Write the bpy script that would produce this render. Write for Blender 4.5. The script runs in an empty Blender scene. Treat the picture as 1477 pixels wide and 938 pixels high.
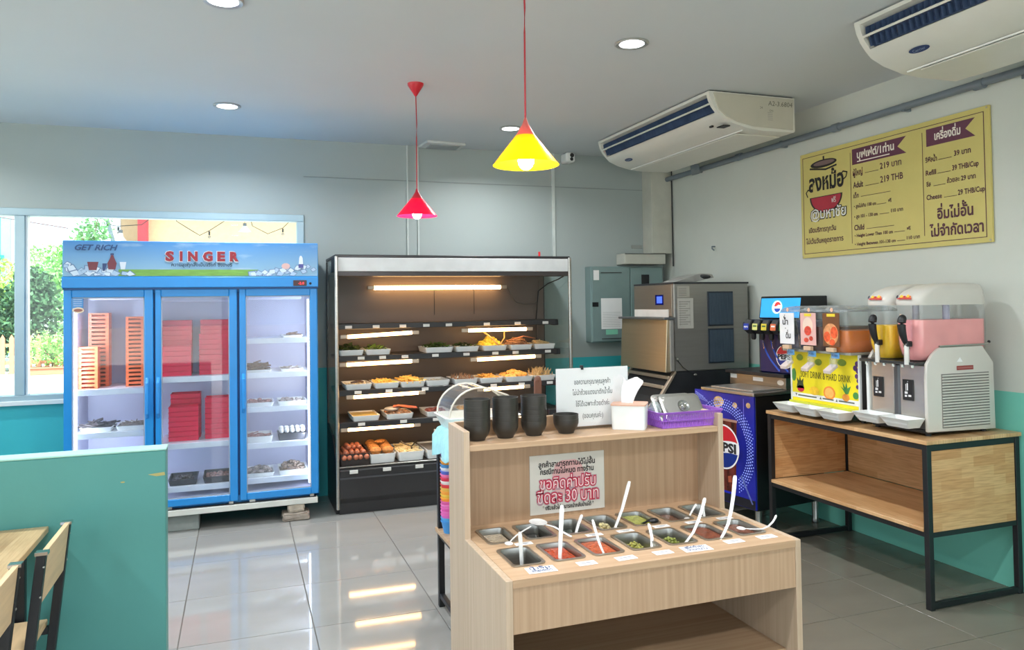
import bpy, bmesh, math, random
from mathutils import Vector, Matrix
R = random.Random(7)
PI = math.pi
S = bpy.context.scene
COL = S.collection

# ------------------------------------------------------------ camera
CAM_H = 1.53
yaw, pit, roll = 0.3434, 0.0240, -0.0145
fw = Vector((math.sin(yaw)*math.cos(pit), math.cos(yaw)*math.cos(pit), math.sin(pit)))
rt = Vector((math.cos(yaw), -math.sin(yaw), 0)); up = rt.cross(fw)
r2 = rt*math.cos(roll)+up*math.sin(roll); u2 = -rt*math.sin(roll)+up*math.cos(roll)
cd = bpy.data.cameras.new('camera'); cam = bpy.data.objects.new('camera', cd); COL.objects.link(cam)
cam.matrix_world = Matrix(((r2.x, u2.x, -fw.x, 0), (r2.y, u2.y, -fw.y, 0), (r2.z, u2.z, -fw.z, CAM_H), (0, 0, 0, 1)))
cd.sensor_width = 36; cd.lens = 1100.37/1477*36; cd.shift_y = -56.69/1477
cd.clip_start = 0.05; cd.clip_end = 300
S.camera = cam

# ------------------------------------------------------------ world, sun, exposure
S.view_settings.view_transform = 'Standard'; S.view_settings.look = 'None'
S.view_settings.exposure = 0.13; S.view_settings.gamma = 1
w = bpy.data.worlds.new('world'); S.world = w; w.use_nodes = True
wn = w.node_tree; bg = wn.nodes['Background']
SKY = 2.6
tc = wn.nodes.new('ShaderNodeTexCoord'); sep = wn.nodes.new('ShaderNodeSeparateXYZ'); rp = wn.nodes.new('ShaderNodeValToRGB')
wn.links.new(tc.outputs['Generated'], sep.inputs[0]); wn.links.new(sep.outputs['Z'], rp.inputs[0])
rp.color_ramp.elements[0].position = 0.0; rp.color_ramp.elements[0].color = (0.86, 0.95, 1.0, 1)
rp.color_ramp.elements[1].position = 0.6; rp.color_ramp.elements[1].color = (0.55, 0.76, 1.0, 1)
wn.links.new(rp.outputs[0], bg.inputs[0]); bg.inputs[1].default_value = SKY
sd_ = bpy.data.lights.new('sun', 'SUN'); sd_.energy = 11.0; sd_.angle = 0.02; sd_.color = (1, 0.95, 0.86)
sun = bpy.data.objects.new('sun', sd_); COL.objects.link(sun)
sun.rotation_euler = (math.radians(28), math.radians(12), 0); sun.location = (0, 0, 20)
DOWN_W = 21.0      # watts of each ceiling downlight
TUBE_E = 17.0      # radiance of the chiller tubes
LED_E = 9.0        # radiance of the fridge led strips

# ------------------------------------------------------------ helpers
def lin(c):
    o = []
    for x in c[:3]:
        x /= 255.0
        o.append(x/12.92 if x <= 0.04045 else ((x+0.055)/1.055)**2.4)
    return tuple(o)+(1,)
MATS = {}
def M(name, col, rough=0.5, metal=0.0, var=0.06, scale=9.0, bump=0.0, bscale=60.0, emit=0.0, ecol=None, trans=0.0, ior=1.45, stretch=(1, 1, 1), coat=0.0, spec=None, sub=0.0):
    """procedural principled material: base colour broken up by stretched noise"""
    if name in MATS: return MATS[name]
    m = bpy.data.materials.new(name); m.use_nodes = True; n = m.node_tree; b = n.nodes['Principled BSDF']
    c = lin(col)
    t = n.nodes.new('ShaderNodeTexCoord'); mp = n.nodes.new('ShaderNodeMapping'); mp.inputs['Scale'].default_value = stretch
    n.links.new(t.outputs['Object'], mp.inputs[0])
    nz = n.nodes.new('ShaderNodeTexNoise'); nz.inputs['Scale'].default_value = scale; nz.inputs['Detail'].default_value = 4
    n.links.new(mp.outputs[0], nz.inputs['Vector'])
    r = n.nodes.new('ShaderNodeValToRGB'); r.color_ramp.elements[0].position = 0.3; r.color_ramp.elements[1].position = 0.7
    r.color_ramp.elements[0].color = tuple(max(0, x*(1-var)) for x in c[:3])+(1,)
    r.color_ramp.elements[1].color = tuple(min(1, x*(1+var)) for x in c[:3])+(1,)
    n.links.new(nz.outputs['Fac'], r.inputs[0]); n.links.new(r.outputs[0], b.inputs['Base Color'])
    b.inputs['Roughness'].default_value = rough; b.inputs['Metallic'].default_value = metal
    if spec is not None: b.inputs['Specular IOR Level'].default_value = spec
    if coat: b.inputs['Coat Weight'].default_value = coat; b.inputs['Coat Roughness'].default_value = 0.08
    if sub: b.inputs['Subsurface Weight'].default_value = sub; b.inputs['Subsurface Radius'].default_value = (0.02, 0.02, 0.02)
    if trans: b.inputs['Transmission Weight'].default_value = trans; b.inputs['IOR'].default_value = ior
    if emit:
        b.inputs['Emission Strength'].default_value = emit; b.inputs['Emission Color'].default_value = lin(ecol or col)
    if bump:
        n2 = n.nodes.new('ShaderNodeTexNoise'); n2.inputs['Scale'].default_value = bscale; n2.inputs['Detail'].default_value = 3
        n.links.new(mp.outputs[0], n2.inputs['Vector'])
        bp = n.nodes.new('ShaderNodeBump'); bp.inputs['Strength'].default_value = bump; bp.inputs['Distance'].default_value = 0.01
        n.links.new(n2.outputs['Fac'], bp.inputs['Height']); n.links.new(bp.outputs[0], b.inputs['Normal'])
    MATS[name] = m
    return m
def glass(name, tint=(240, 248, 248), gloss=0.10, rough=0.02, alpha=0.0):
    """thin pane: mostly see-through, mirrors a little by fresnel, a faint dusty diffuse film"""
    if name in MATS: return MATS[name]
    m = bpy.data.materials.new(name); m.use_nodes = True; n = m.node_tree
    for x in list(n.nodes): n.nodes.remove(x)
    out = n.nodes.new('ShaderNodeOutputMaterial'); tr = n.nodes.new('ShaderNodeBsdfTransparent'); gl = n.nodes.new('ShaderNodeBsdfGlossy')
    tr.inputs[0].default_value = lin(tint); gl.inputs['Roughness'].default_value = rough
    lw = n.nodes.new('ShaderNodeLayerWeight'); lw.inputs['Blend'].default_value = 0.5
    pw = n.nodes.new('ShaderNodeMath'); pw.operation = 'POWER'; pw.inputs[1].default_value = 5.0; n.links.new(lw.outputs['Facing'], pw.inputs[0])
    mt = n.nodes.new('ShaderNodeMath'); mt.operation = 'MULTIPLY_ADD'; mt.inputs[1].default_value = 0.6; mt.inputs[2].default_value = gloss*0.5
    n.links.new(pw.outputs[0], mt.inputs[0]); mt.use_clamp = True
    mx = n.nodes.new('ShaderNodeMixShader'); n.links.new(mt.outputs[0], mx.inputs[0]); n.links.new(tr.outputs[0], mx.inputs[1]); n.links.new(gl.outputs[0], mx.inputs[2])
    df = n.nodes.new('ShaderNodeBsdfDiffuse'); nz = n.nodes.new('ShaderNodeTexNoise'); nz.inputs['Scale'].default_value = 3
    m2 = n.nodes.new('ShaderNodeMath'); m2.operation = 'MULTIPLY'; m2.inputs[1].default_value = alpha*2
    n.links.new(nz.outputs['Fac'], m2.inputs[0])
    mx2 = n.nodes.new('ShaderNodeMixShader'); n.links.new(m2.outputs[0], mx2.inputs[0]); n.links.new(mx.outputs[0], mx2.inputs[1]); n.links.new(df.outputs[0], mx2.inputs[2])
    df.inputs[0].default_value = (0.8, 0.84, 0.86, 1)
    n.links.new(mx2.outputs[0], out.inputs[0])
    MATS[name] = m
    return m
def translucent(name, col, fac=0.55, glow=0.0):
    if name in MATS: return MATS[name]
    m = bpy.data.materials.new(name); m.use_nodes = True; n = m.node_tree
    b = n.nodes['Principled BSDF']; b.inputs['Base Color'].default_value = lin(col); b.inputs['Roughness'].default_value = 0.3
    t = n.nodes.new('ShaderNodeBsdfTranslucent'); t.inputs[0].default_value = lin(col)
    nz = n.nodes.new('ShaderNodeTexNoise'); nz.inputs['Scale'].default_value = 5
    mm = n.nodes.new('ShaderNodeMapRange'); mm.inputs['To Min'].default_value = fac-0.05; mm.inputs['To Max'].default_value = fac+0.05
    n.links.new(nz.outputs['Fac'], mm.inputs[0])
    mx = n.nodes.new('ShaderNodeMixShader'); n.links.new(mm.outputs[0], mx.inputs[0])
    n.links.new(b.outputs[0], mx.inputs[1]); n.links.new(t.outputs[0], mx.inputs[2]); n.links.new(mx.outputs[0], n.nodes['Material Output'].inputs[0])
    MATS[name] = m
    return m
def emis(name, col, e):
    return M(name, col, rough=0.5, emit=e, ecol=col, var=0.01)
def stave(name, c1, c2, plane, rw=0.30, rh=0.05, rough=0.35, coat=0.2):
    """finger-jointed rubberwood: brick texture of staves tinted by fine grain. plane: two axis letters, staves run along the first"""
    if name in MATS: return MATS[name]
    m = bpy.data.materials.new(name); m.use_nodes = True; n = m.node_tree; b = n.nodes['Principled BSDF']
    t = n.nodes.new('ShaderNodeTexCoord'); sp = n.nodes.new('ShaderNodeSeparateXYZ'); cb = n.nodes.new('ShaderNodeCombineXYZ')
    n.links.new(t.outputs['Object'], sp.inputs[0])
    n.links.new(sp.outputs[plane[0]], cb.inputs[0]); n.links.new(sp.outputs[plane[1]], cb.inputs[1])
    br = n.nodes.new('ShaderNodeTexBrick'); br.inputs['Scale'].default_value = 1.0; br.inputs['Mortar Size'].default_value = 0.0
    br.inputs['Brick Width'].default_value = rw; br.inputs['Row Height'].default_value = rh; br.offset = 0.37; br.inputs['Bias'].default_value = -0.1
    br.inputs['Color1'].default_value = lin(c1); br.inputs['Color2'].default_value = lin(c2); n.links.new(cb.outputs[0], br.inputs['Vector'])
    mp = n.nodes.new('ShaderNodeMapping'); mp.inputs['Scale'].default_value = (4, 60, 1); n.links.new(cb.outputs[0], mp.inputs[0])
    nz = n.nodes.new('ShaderNodeTexNoise'); nz.inputs['Scale'].default_value = 2; nz.inputs['Detail'].default_value = 5; n.links.new(mp.outputs[0], nz.inputs['Vector'])
    mx = n.nodes.new('ShaderNodeMix'); mx.data_type = 'RGBA'; mx.blend_type = 'MULTIPLY'; mx.inputs[0].default_value = 0.55
    rr = n.nodes.new('ShaderNodeValToRGB'); rr.color_ramp.elements[0].position = 0.35; rr.color_ramp.elements[0].color = (0.62, 0.5, 0.38, 1); rr.color_ramp.elements[1].position = 0.6; rr.color_ramp.elements[1].color = (1, 1, 1, 1)
    n.links.new(nz.outputs['Fac'], rr.inputs[0]); n.links.new(br.outputs['Color'], mx.inputs[6]); n.links.new(rr.outputs[0], mx.inputs[7])
    n.links.new(mx.outputs[2], b.inputs['Base Color']); b.inputs['Roughness'].default_value = rough; b.inputs['Coat Weight'].default_value = coat
    MATS[name] = m
    return m
def painted_wall(name, c_up, c_low, z, dirt=0.05):
    """wall paint in two colours meeting at height z, faint stains"""
    m = bpy.data.materials.new(name); m.use_nodes = True; n = m.node_tree; b = n.nodes['Principled BSDF']
    t = n.nodes.new('ShaderNodeTexCoord'); sp = n.nodes.new('ShaderNodeSeparateXYZ'); n.links.new(t.outputs['Object'], sp.inputs[0])
    gt = n.nodes.new('ShaderNodeMath'); gt.operation = 'GREATER_THAN'; gt.inputs[1].default_value = z; n.links.new(sp.outputs['Z'], gt.inputs[0])
    mx = n.nodes.new('ShaderNodeMix'); mx.data_type = 'RGBA'; mx.inputs[6].default_value = lin(c_low); mx.inputs[7].default_value = lin(c_up)
    n.links.new(gt.outputs[0], mx.inputs[0])
    nz = n.nodes.new('ShaderNodeTexNoise'); nz.inputs['Scale'].default_value = 1.7; nz.inputs['Detail'].default_value = 6; nz.inputs['Roughness'].default_value = 0.65
    n.links.new(t.outputs['Object'], nz.inputs['Vector'])
    r = n.nodes.new('ShaderNodeMapRange'); r.inputs['To Min'].default_value = 1-dirt*2; r.inputs['To Max'].default_value = 1+dirt; n.links.new(nz.outputs['Fac'], r.inputs[0])
    m2 = n.nodes.new('ShaderNodeVectorMath'); m2.operation = 'SCALE'; n.links.new(mx.outputs[2], m2.inputs[0]); n.links.new(r.outputs[0], m2.inputs['Scale'])
    n.links.new(m2.outputs[0], b.inputs['Base Color']); b.inputs['Roughness'].default_value = 0.55
    n3 = n.nodes.new('ShaderNodeTexNoise'); n3.inputs['Scale'].default_value = 90; bp = n.nodes.new('ShaderNodeBump'); bp.inputs['Strength'].default_value = 0.05
    n.links.new(n3.outputs['Fac'], bp.inputs['Height']); n.links.new(bp.outputs[0], b.inputs['Normal'])
    return m

class MB:
    def __init__(s): s.v = []; s.f = []
    def add(s, vs, fs):
        k = len(s.v); s.v += [tuple(p) for p in vs]; s.f += [tuple(i+k for i in f) for f in fs]; return s
    def box(s, x0, x1, y0, y1, z0, z1):
        if x1 < x0: x0, x1 = x1, x0
        if y1 < y0: y0, y1 = y1, y0
        if z1 < z0: z0, z1 = z1, z0
        return s.add([(x0, y0, z0), (x1, y0, z0), (x1, y1, z0), (x0, y1, z0), (x0, y0, z1), (x1, y0, z1), (x1, y1, z1), (x0, y1, z1)],
                     [(0, 3, 2, 1), (4, 5, 6, 7), (0, 1, 5, 4), (1, 2, 6, 5), (2, 3, 7, 6), (3, 0, 4, 7)])
    def loft(s, loops, cap0=True, cap1=True, closed=True):
        n = len(loops[0]); vs = [p for l in loops for p in l]; fs = []
        for i in range(len(loops)-1):
            for j in range(n if closed else n-1):
                a = i*n+j; b = i*n+(j+1) % n
                fs.append((a, b, b+n, a+n))
        if cap0: fs.append(tuple(range(n-1, -1, -1)))
        if cap1: fs.append(tuple((len(loops)-1)*n+j for j in range(n)))
        return s.add(vs, fs)
    def prism(s, pts, axis, a, b):
        """extrude a 2-d outline along axis from a to b; pts are the two other coordinates in xyz order"""
        def mk(p, t):
            q = list(p); q.insert('xyz'.index(axis), t); return tuple(q)
        return s.loft([[mk(p, a) for p in pts], [mk(p, b) for p in pts]])
    def lathe(s, prof, c, seg=20, cap=True):
        loops = [[(c[0]+r*math.cos(2*PI*k/seg), c[1]+r*math.sin(2*PI*k/seg), c[2]+z) for k in range(seg)] for r, z in prof]
        return s.loft(loops, cap, cap)
    def tube(s, path, r, seg=8, ry=None, cap=True, upv=(0, 0, 1)):
        P = [Vector(p) for p in path]; loops = []; n = len(P)
        for i, p in enumerate(P):
            d = (P[min(i+1, n-1)]-P[max(i-1, 0)]).normalized()
            u = Vector(upv); a = d.cross(u)
            if a.length < 1e-3: a = d.cross(Vector((1, 0, 0)))
            a.normalize(); b = a.cross(d).normalized()
            ra = r[i] if isinstance(r, (list, tuple)) else r
            rb = (ry[i] if isinstance(ry, (list, tuple)) else ry) if ry is not None else ra
            loops.append([tuple(p+a*ra*math.cos(2*PI*k/seg)+b*rb*math.sin(2*PI*k/seg)) for k in range(seg)])
        return s.loft(loops, cap, cap)
    def ball(s, c, rx, ry=None, rz=None, seg=10, rings=6):
        ry = ry or rx; rz = rz or rx
        loops = []
        for i in range(rings+1):
            t = -PI/2+PI*i/rings; q = max(0.02, math.cos(t))
            loops.append([(c[0]+rx*q*math.cos(2*PI*k/seg), c[1]+ry*q*math.sin(2*PI*k/seg), c[2]+rz*math.sin(t)) for k in range(seg)])
        return s.loft(loops)
    def quad(s, a, b, c, d): return s.add([a, b, c, d], [(0, 1, 2, 3)])
    def flat(s, pl, pts, lift=0.001):
        return s.add([pl.at(x, y, lift) for x, y in pts], [tuple(range(len(pts)))])
    def disc(s, pl, cx, cy, rx, ry=None, lift=0.001, seg=24, a0=0, a1=2*PI):
        ry = ry or rx; full = abs(a1-a0-2*PI) < 1e-6
        n = seg if full else seg+1
        return s.flat(pl, [(cx+rx*math.cos(a0+(a1-a0)*k/seg), cy+ry*math.sin(a0+(a1-a0)*k/seg)) for k in range(n)], lift)
    def rect(s, pl, x0, x1, y0, y1, lift=0.001): return s.flat(pl, [(x0, y0), (x1, y0), (x1, y1), (x0, y1)], lift)
    def ribbon(s, pl, pts, wd, lift=0.001):
        for i in range(len(pts)-1):
            a = Vector(pts[i]); b = Vector(pts[i+1]); d = (b-a)
            if d.length < 1e-6: continue
            d.normalize(); q = Vector((-d.y, d.x))*wd/2; a = a-d*wd*0.3; b = b+d*wd*0.3
            s.flat(pl, [tuple(a-q), tuple(b-q), tuple(b+q), tuple(a+q)], lift)
        return s
class PL:
    def __init__(s, o, r, u):
        s.o = Vector(o); s.r = Vector(r); s.u = Vector(u); s.n = s.r.cross(s.u).normalized()
    def at(s, x, y, l=0.0): return tuple(s.o+s.r*x+s.u*y+s.n*l)
ORG = {}
def mesh_obj(mb, name, mat, bevel=0.0, smooth=False, seg=1, off=Vector((0, 0, 0))):
    me = bpy.data.meshes.new(name); me.from_pydata([(x-off.x, y-off.y, z-off.z) for x, y, z in mb.v], [], mb.f)
    if bevel or smooth or len(mb.v) > 3:
        bm = bmesh.new(); bm.from_mesh(me)
        if bevel:
            es = [e for e in bm.edges if len(e.link_faces) == 2 and e.calc_face_angle(0) > 0.6]
            bmesh.ops.bevel(bm, geom=es, offset=bevel, segments=seg, profile=0.5, affect='EDGES', clamp_overlap=True)
        closed = all(len(e.link_faces) == 2 for e in bm.edges)
        if closed: bmesh.ops.recalc_face_normals(bm, faces=bm.faces)
        if smooth:
            for f in bm.faces: f.smooth = True
            for e in bm.edges:
                if len(e.link_faces) == 2 and e.calc_face_angle(0) > 0.65: e.smooth = False
        bm.to_mesh(me); bm.free()
    me.materials.append(mat)
    o = bpy.data.objects.new(name, me); COL.objects.link(o)
    return o
def tag(o, label=None, cat=None, group=None, kind=None):
    if label: o['label'] = label
    if cat: o['category'] = cat
    if group: o['group'] = group
    if kind: o['kind'] = kind
    return o
def thing(name, label, cat, loc, rot=0.0, group=None, local=False):
    o = bpy.data.objects.new(name, None); COL.objects.link(o); o.location = loc; o.rotation_euler = (0, 0, rot); o.empty_display_size = 0.1
    ORG[o] = Vector((0, 0, 0)) if (local or rot) else Vector(loc)
    return tag(o, label, cat, group)
def part(mb, name, mat, parent, bevel=0.0, smooth=False, seg=1, label=None, kind=None):
    off = ORG[parent]
    o = mesh_obj(mb, name, mat, bevel, smooth, seg, off); o.parent = parent; ORG[o] = off
    return tag(o, label, None, None, kind)
def single(mb, name, mat, label, cat, group=None, bevel=0.0, smooth=False, seg=1, kind=None):
    xs = [v[0] for v in mb.v]; ys = [v[1] for v in mb.v]; zs = [v[2] for v in mb.v]
    off = Vector(((min(xs)+max(xs))/2, (min(ys)+max(ys))/2, min(zs)))
    o = mesh_obj(mb, name, mat, bevel, smooth, seg, off); o.location = off; ORG[o] = off
    return tag(o, label, cat, group, kind)
def struct(mb, name, mat, bevel=0.0, parent=None):
    o = mesh_obj(mb, name, mat, bevel)
    if parent: o.parent = parent
    else: o['kind'] = 'structure'
    ORG[o] = Vector((0, 0, 0))
    return o
def dup(root, loc, label=None, group=None, rotz=None, scale=None):
    r = root.copy(); COL.objects.link(r); r.location = loc
    if rotz is not None: r.rotation_euler = (0, 0, rotz)
    if scale: r.scale = scale
    if label: r['label'] = label
    if group: r['group'] = group
    for ch in list(root.children):
        c = ch.copy(); COL.objects.link(c); c.parent = r
        for g in list(ch.children):
            d = g.copy(); COL.objects.link(d); d.parent = c
    return r
def ordn(k, n, vert=True):
    if k == 0: return 'topmost' if vert else 'first'
    if k == n-1: return 'lowest' if vert else 'last'
    s = {1: '2nd', 2: '3rd'}.get(k, '%dth' % (k+1))
    return s+' from the top' if vert else s
def rrect(cx, cy, z, wx, wy, r, n=4):
    pts = []
    for sx, sy, a in ((1, 1, 0), (-1, 1, PI/2), (-1, -1, PI), (1, -1, 3*PI/2)):
        for k in range(n+1):
            t = a+PI/2*k/n
            pts.append((cx+sx*(wx/2-r)+r*math.cos(t), cy+sy*(wy/2-r)+r*math.sin(t), z))
    return pts
# ---- text
TONE = '\u0e48\u0e49\u0e4a\u0e4b\u0e4c'; UPV = '\u0e34\u0e35\u0e36\u0e37\u0e31'
_tc = bpy.data.curves.new('lettering', 'FONT'); _tc.resolution_u = 2
_to = bpy.data.objects.new('lettering_source', _tc)
def _glyphs(s, bold, shear):
    _tc.body = s; _tc.offset = bold; _tc.shear = shear
    me = bpy.data.meshes.new_from_object(_to)
    v = [(p.co.x, p.co.y) for p in me.vertices]; f = [tuple(q.vertices) for q in me.polygons]; bpy.data.meshes.remove(me)
    return v, f
_K = None
def _adv(s):
    global _K
    if _K is None: _K = max(p[0] for p in _glyphs('\u0e01', 0, 0)[0])
    return max(p[0] for p in _glyphs(s+'\u0e01', 0, 0)[0])-_K
_cache = {}
def glyph_mesh(s, bold, shear):
    key = (s, bold, shear)
    if key in _cache: return _cache[key]
    main = ''; raised = []
    for i, ch in enumerate(s):
        if ch in TONE and (main and (main[-1] in UPV) or (i+1 < len(s) and s[i+1] == '\u0e33')):
            raised.append((main, ch)); continue
        main += ch
    v, f = _glyphs(main, bold, shear)
    for pre, ch in raised:
        gv, gf = _glyphs(ch, bold, shear); x = _adv(pre); k = len(v)
        v += [(a+x, b+0.17) for a, b in gv]; f += [tuple(i+k for i in q) for q in gf]
    _cache[key] = (v, f)
    return v, f
def text_into(mb, pl, s, x, y, h, w=None, align='l', bold=0.0, shear=0.0, lift=0.001, sag=None):
    v, f = glyph_mesh(s, bold, shear)
    if not v: return mb
    x0 = min(p[0] for p in v); x1 = max(p[0] for p in v)
    sx = w/(x1-x0) if w else h
    wd = (x1-x0)*sx; ox = x-(wd/2 if align == 'c' else wd if align == 'r' else 0)
    return mb.add([pl.at(ox+(p[0]-x0)*sx, y+p[1]*h, lift) for p in v], f)
def text(pl, s, x, y, h, mat, parent, w=None, align='l', bold=0.0, shear=0.0, lift=0.001, name='lettering', label=None):
    return part(text_into(MB(), pl, s, x, y, h, w, align, bold, shear, lift), name, mat, parent, label=label)

def smooth_path(P, k=4):
    P = [Vector(p) for p in P]; out = []
    for i in range(len(P)-1):
        p0, p1, p2, p3 = P[max(i-1, 0)], P[i], P[i+1], P[min(i+2, len(P)-1)]
        for q in range(k):
            t = q/k
            out.append(tuple(.5*((2*p1)+(p2-p0)*t+(2*p0-5*p1+4*p2-p3)*t*t+(3*p1-p0-3*p2+p3)*t*t*t)))
    return out+[tuple(P[-1])]
XR, YB, ZC, XL, YF = 3.82, 6.37, 2.89, -4.3, -3.2
FX = PL((0, 0, 0), (1, 0, 0), (0, 0, 1))
def front(y, x=0, z=0): return PL((x, y, z), (1, 0, 0), (0, 0, 1))          # faces the room from the back wall side
def leftface(x, y, z): return PL((x, y, z), (0, -1, 0), (0, 0, 1))          # faces -x, horizontal axis runs towards the camera

# common materials
WHITE = M('white_plastic', (226, 228, 226), 0.35)
WHITEM = M('white_metal', (205, 208, 205), 0.4, var=0.03)
BLACK = M('black_powder_coat', (24, 25, 28), 0.42)
STEEL = M('brushed_steel', (176, 174, 168), 0.28, 0.95, var=0.08, scale=4, stretch=(1, 1, 40))
CHROME = M('chrome', (205, 205, 205), 0.14, 1.0, var=0.02)
DARK = M('dark_charcoal', (38, 37, 38), 0.5)
INK = M('black_ink', (28, 26, 28), 0.7, var=0.02)
PAPER = M('white_paper', (232, 232, 230), 0.7, var=0.02)
# ============================================================ setting
GROUT = M('tile_grout', (96, 92, 86), 0.8)
TILE_L = M('polished_cream_tile', (152, 151, 147), 0.05, var=0.05, scale=1.6, coat=0.3, stretch=(1, 3, 1))
TILE_R = M('grey_beige_tile', (116, 111, 100), 0.2, var=0.06, scale=2.0, stretch=(1, 3, 1))
CEIL = M('ceiling_paint', (202, 207, 209), 0.7, var=0.015, scale=1.5)
fl = struct(MB().box(XL-.1, XR+.1, YF-.1, YB+.1, -0.12, -0.004), 'floor', GROUT)
XS = [-0.272+0.6*k for k in range(-7, 5)]            # joints of the 60 cm tiles
XS[0] = XL; YS = [4.989+0.6*k for k in range(2, -14, -1)]
G = 0.0022
def floor_tile(x0, x1, y0, y1, mat, cache={}):
    x0 = max(x0, XL); x1 = min(x1, XR); y0 = max(y0, YF); y1 = min(y1, YB)
    if x1-x0 < .02 or y1-y0 < .02: return
    key = (round(x1-x0, 3), round(y1-y0, 3), mat.name)
    if key not in cache:
        cache[key] = mesh_obj(MB().box(-(x1-x0)/2+G, (x1-x0)/2-G, -(y1-y0)/2+G, (y1-y0)/2-G, -0.008, 0.0), 'tile', mat, bevel=0.0012); o = cache[key]
    else:
        o = cache[key].copy(); COL.objects.link(o)
    o.parent = fl; o.location = ((x0+x1)/2, (y0+y1)/2, 0)
ye = [YB]+[6.189-0.6*k for k in range(0, 17)]
xe = [XL]+[-0.272+0.6*k for k in range(-6, 5)]
for i in range(len(xe)-1):
    for j in range(len(ye)-1): floor_tile(xe[i], xe[i+1], ye[j+1], ye[j], TILE_L)
ye = [YB]+[2.965+0.4*k for k in range(8, -17, -1)]
xe = [2.128, 2.315, 2.715, 3.115, 3.515, XR]
for i in range(len(xe)-1):
    for j in range(len(ye)-1): floor_tile(xe[i], xe[i+1], ye[j+1], ye[j], TILE_R)
struct(MB().box(XL-.1, XR+.1, YF-.1, YB+.1, ZC, ZC+.12), 'ceiling', CEIL)
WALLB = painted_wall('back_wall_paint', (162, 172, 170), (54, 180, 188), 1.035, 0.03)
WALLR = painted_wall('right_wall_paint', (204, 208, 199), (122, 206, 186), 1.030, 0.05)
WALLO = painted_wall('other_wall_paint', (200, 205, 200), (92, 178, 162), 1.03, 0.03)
T = 0.12
WX0, WX1, WZ0, WZ1 = -4.1, 0.495, 0.875, 2.275
struct(MB().box(XL-T, XR+T, YB, YB+T, WZ1, ZC).box(XL-T, XR+T, YB, YB+T, -.1, WZ0).box(WX1, XR+T, YB, YB+T, WZ0, WZ1).box(XL-T, WX0, YB, YB+T, WZ0, WZ1), 'wall_back', WALLB)
struct(MB().box(XR, XR+T, YF, YB, -.1, ZC), 'wall_right', WALLR)
struct(MB().box(XL-T, XL, YF, YB, -.1, .7).box(XL-T, XL, YF, YB, 2.4, ZC).box(XL-T, XL, YF, -2.6, .7, 2.4).box(XL-T, XL, 5.6, YB, .7, 2.4).box(XL-T, XL, 1.4, 1.7, .7, 2.4), 'wall_left', WALLO)
struct(MB().box(XL-T, XR+T, YF-T, YF, 2.5, ZC).box(XL-T, -3.6, YF-T, YF, -.1, 2.5).box(3.3, XR+T, YF-T, YF, -.1, 2.5).box(-.3, .1, YF-T, YF, -.1, 2.5), 'wall_front', WALLO)
FRAME = M('pale_aluminium', (164, 186, 194), 0.4, 0.3, var=0.03)
FRAMEW = M('bright_aluminium', (225, 230, 230), 0.35, 0.2, var=0.02)
PANE = glass('window_pane', (246, 252, 250), 0.06, 0.02, 0.01)
def window(name, x0, x1, mull):
    t = bpy.data.objects.new(name, None); COL.objects.link(t); t['kind'] = 'structure'; ORG[t] = Vector((0, 0, 0))
    y0, y1 = YB-.02, YB+.09
    part(MB().box(x0, x1, y0, y1, WZ1-.055, WZ1).box(x0, x1, y0, y1, WZ0, WZ0+.05).box(x1-.055, x1, y0, y1, WZ0+.05, WZ1-.055).box(x0, x0+.055, y0, y1, WZ0+.05, WZ1-.055), 'window_frame', FRAME, t, 0.004)
    for x in mull:
        part(MB().box(x-.045, x+.02, y0+.002, y1-.002, WZ0+.05, WZ1-.055), 'mullion', FRAME, t, 0.004)
        part(MB().box(x+.02, x+.034, y0+.02, y1-.02, WZ0+.04, WZ1-.05), 'glazing_bead', FRAMEW, t, 0.002)
    xs = [x0+.05]+[v for x in mull for v in (x-.02, x)]+[x1-.05]
    for k in range(0, len(xs), 2): part(MB().box(xs[k], xs[k+1], YB+.03, YB+.036, WZ0+.04, WZ1-.05), 'pane', PANE, t)
    part(MB().box(x0-.02, x1+.01, y0-.025, y0+.005, WZ0-.02, WZ0+.012), 'window_sill', FRAMEW, t, 0.003)
    return t
window('window_1', WX0, WX1, [-2.9, -1.475])
struct(MB().box(1.34, 1.352, YB-.012, YB, 1.03, ZC).box(1.432, 1.444, YB-.012, YB, 1.03, ZC), 'trim_1', M('trim_white', (196, 204, 200), .5))
struct(MB().box(2.672, 2.698, YB-.014, YB, 1.9, ZC), 'trim_2', MATS['trim_white'])
struct(MB().box(WX1, 3.6, YB-.005, YB, 2.585, 2.592), 'trim_3', M('seam_shadow', (140, 148, 146), .6))
TR = M('boxing_board', (190, 190, 178), .55)
struct(MB().box(3.60, XR, 6.2, YB, 1.98, ZC), 'trim_4', TR, .003)
t = thing('cable_box', 'pale boxed cable duct sitting on top of the grey electrical cabinet', 'duct', (3.53, 6.28, 1.88))
part(MB().box(3.315, 3.74, 6.2, YB, 1.88, 1.978), 'body', TR, t, .004)
part(MB().box(3.315, 3.74, 6.196, 6.2, 1.972, 1.978), 'seam', M('seam_dark', (70, 72, 70), .6), t)
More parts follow.
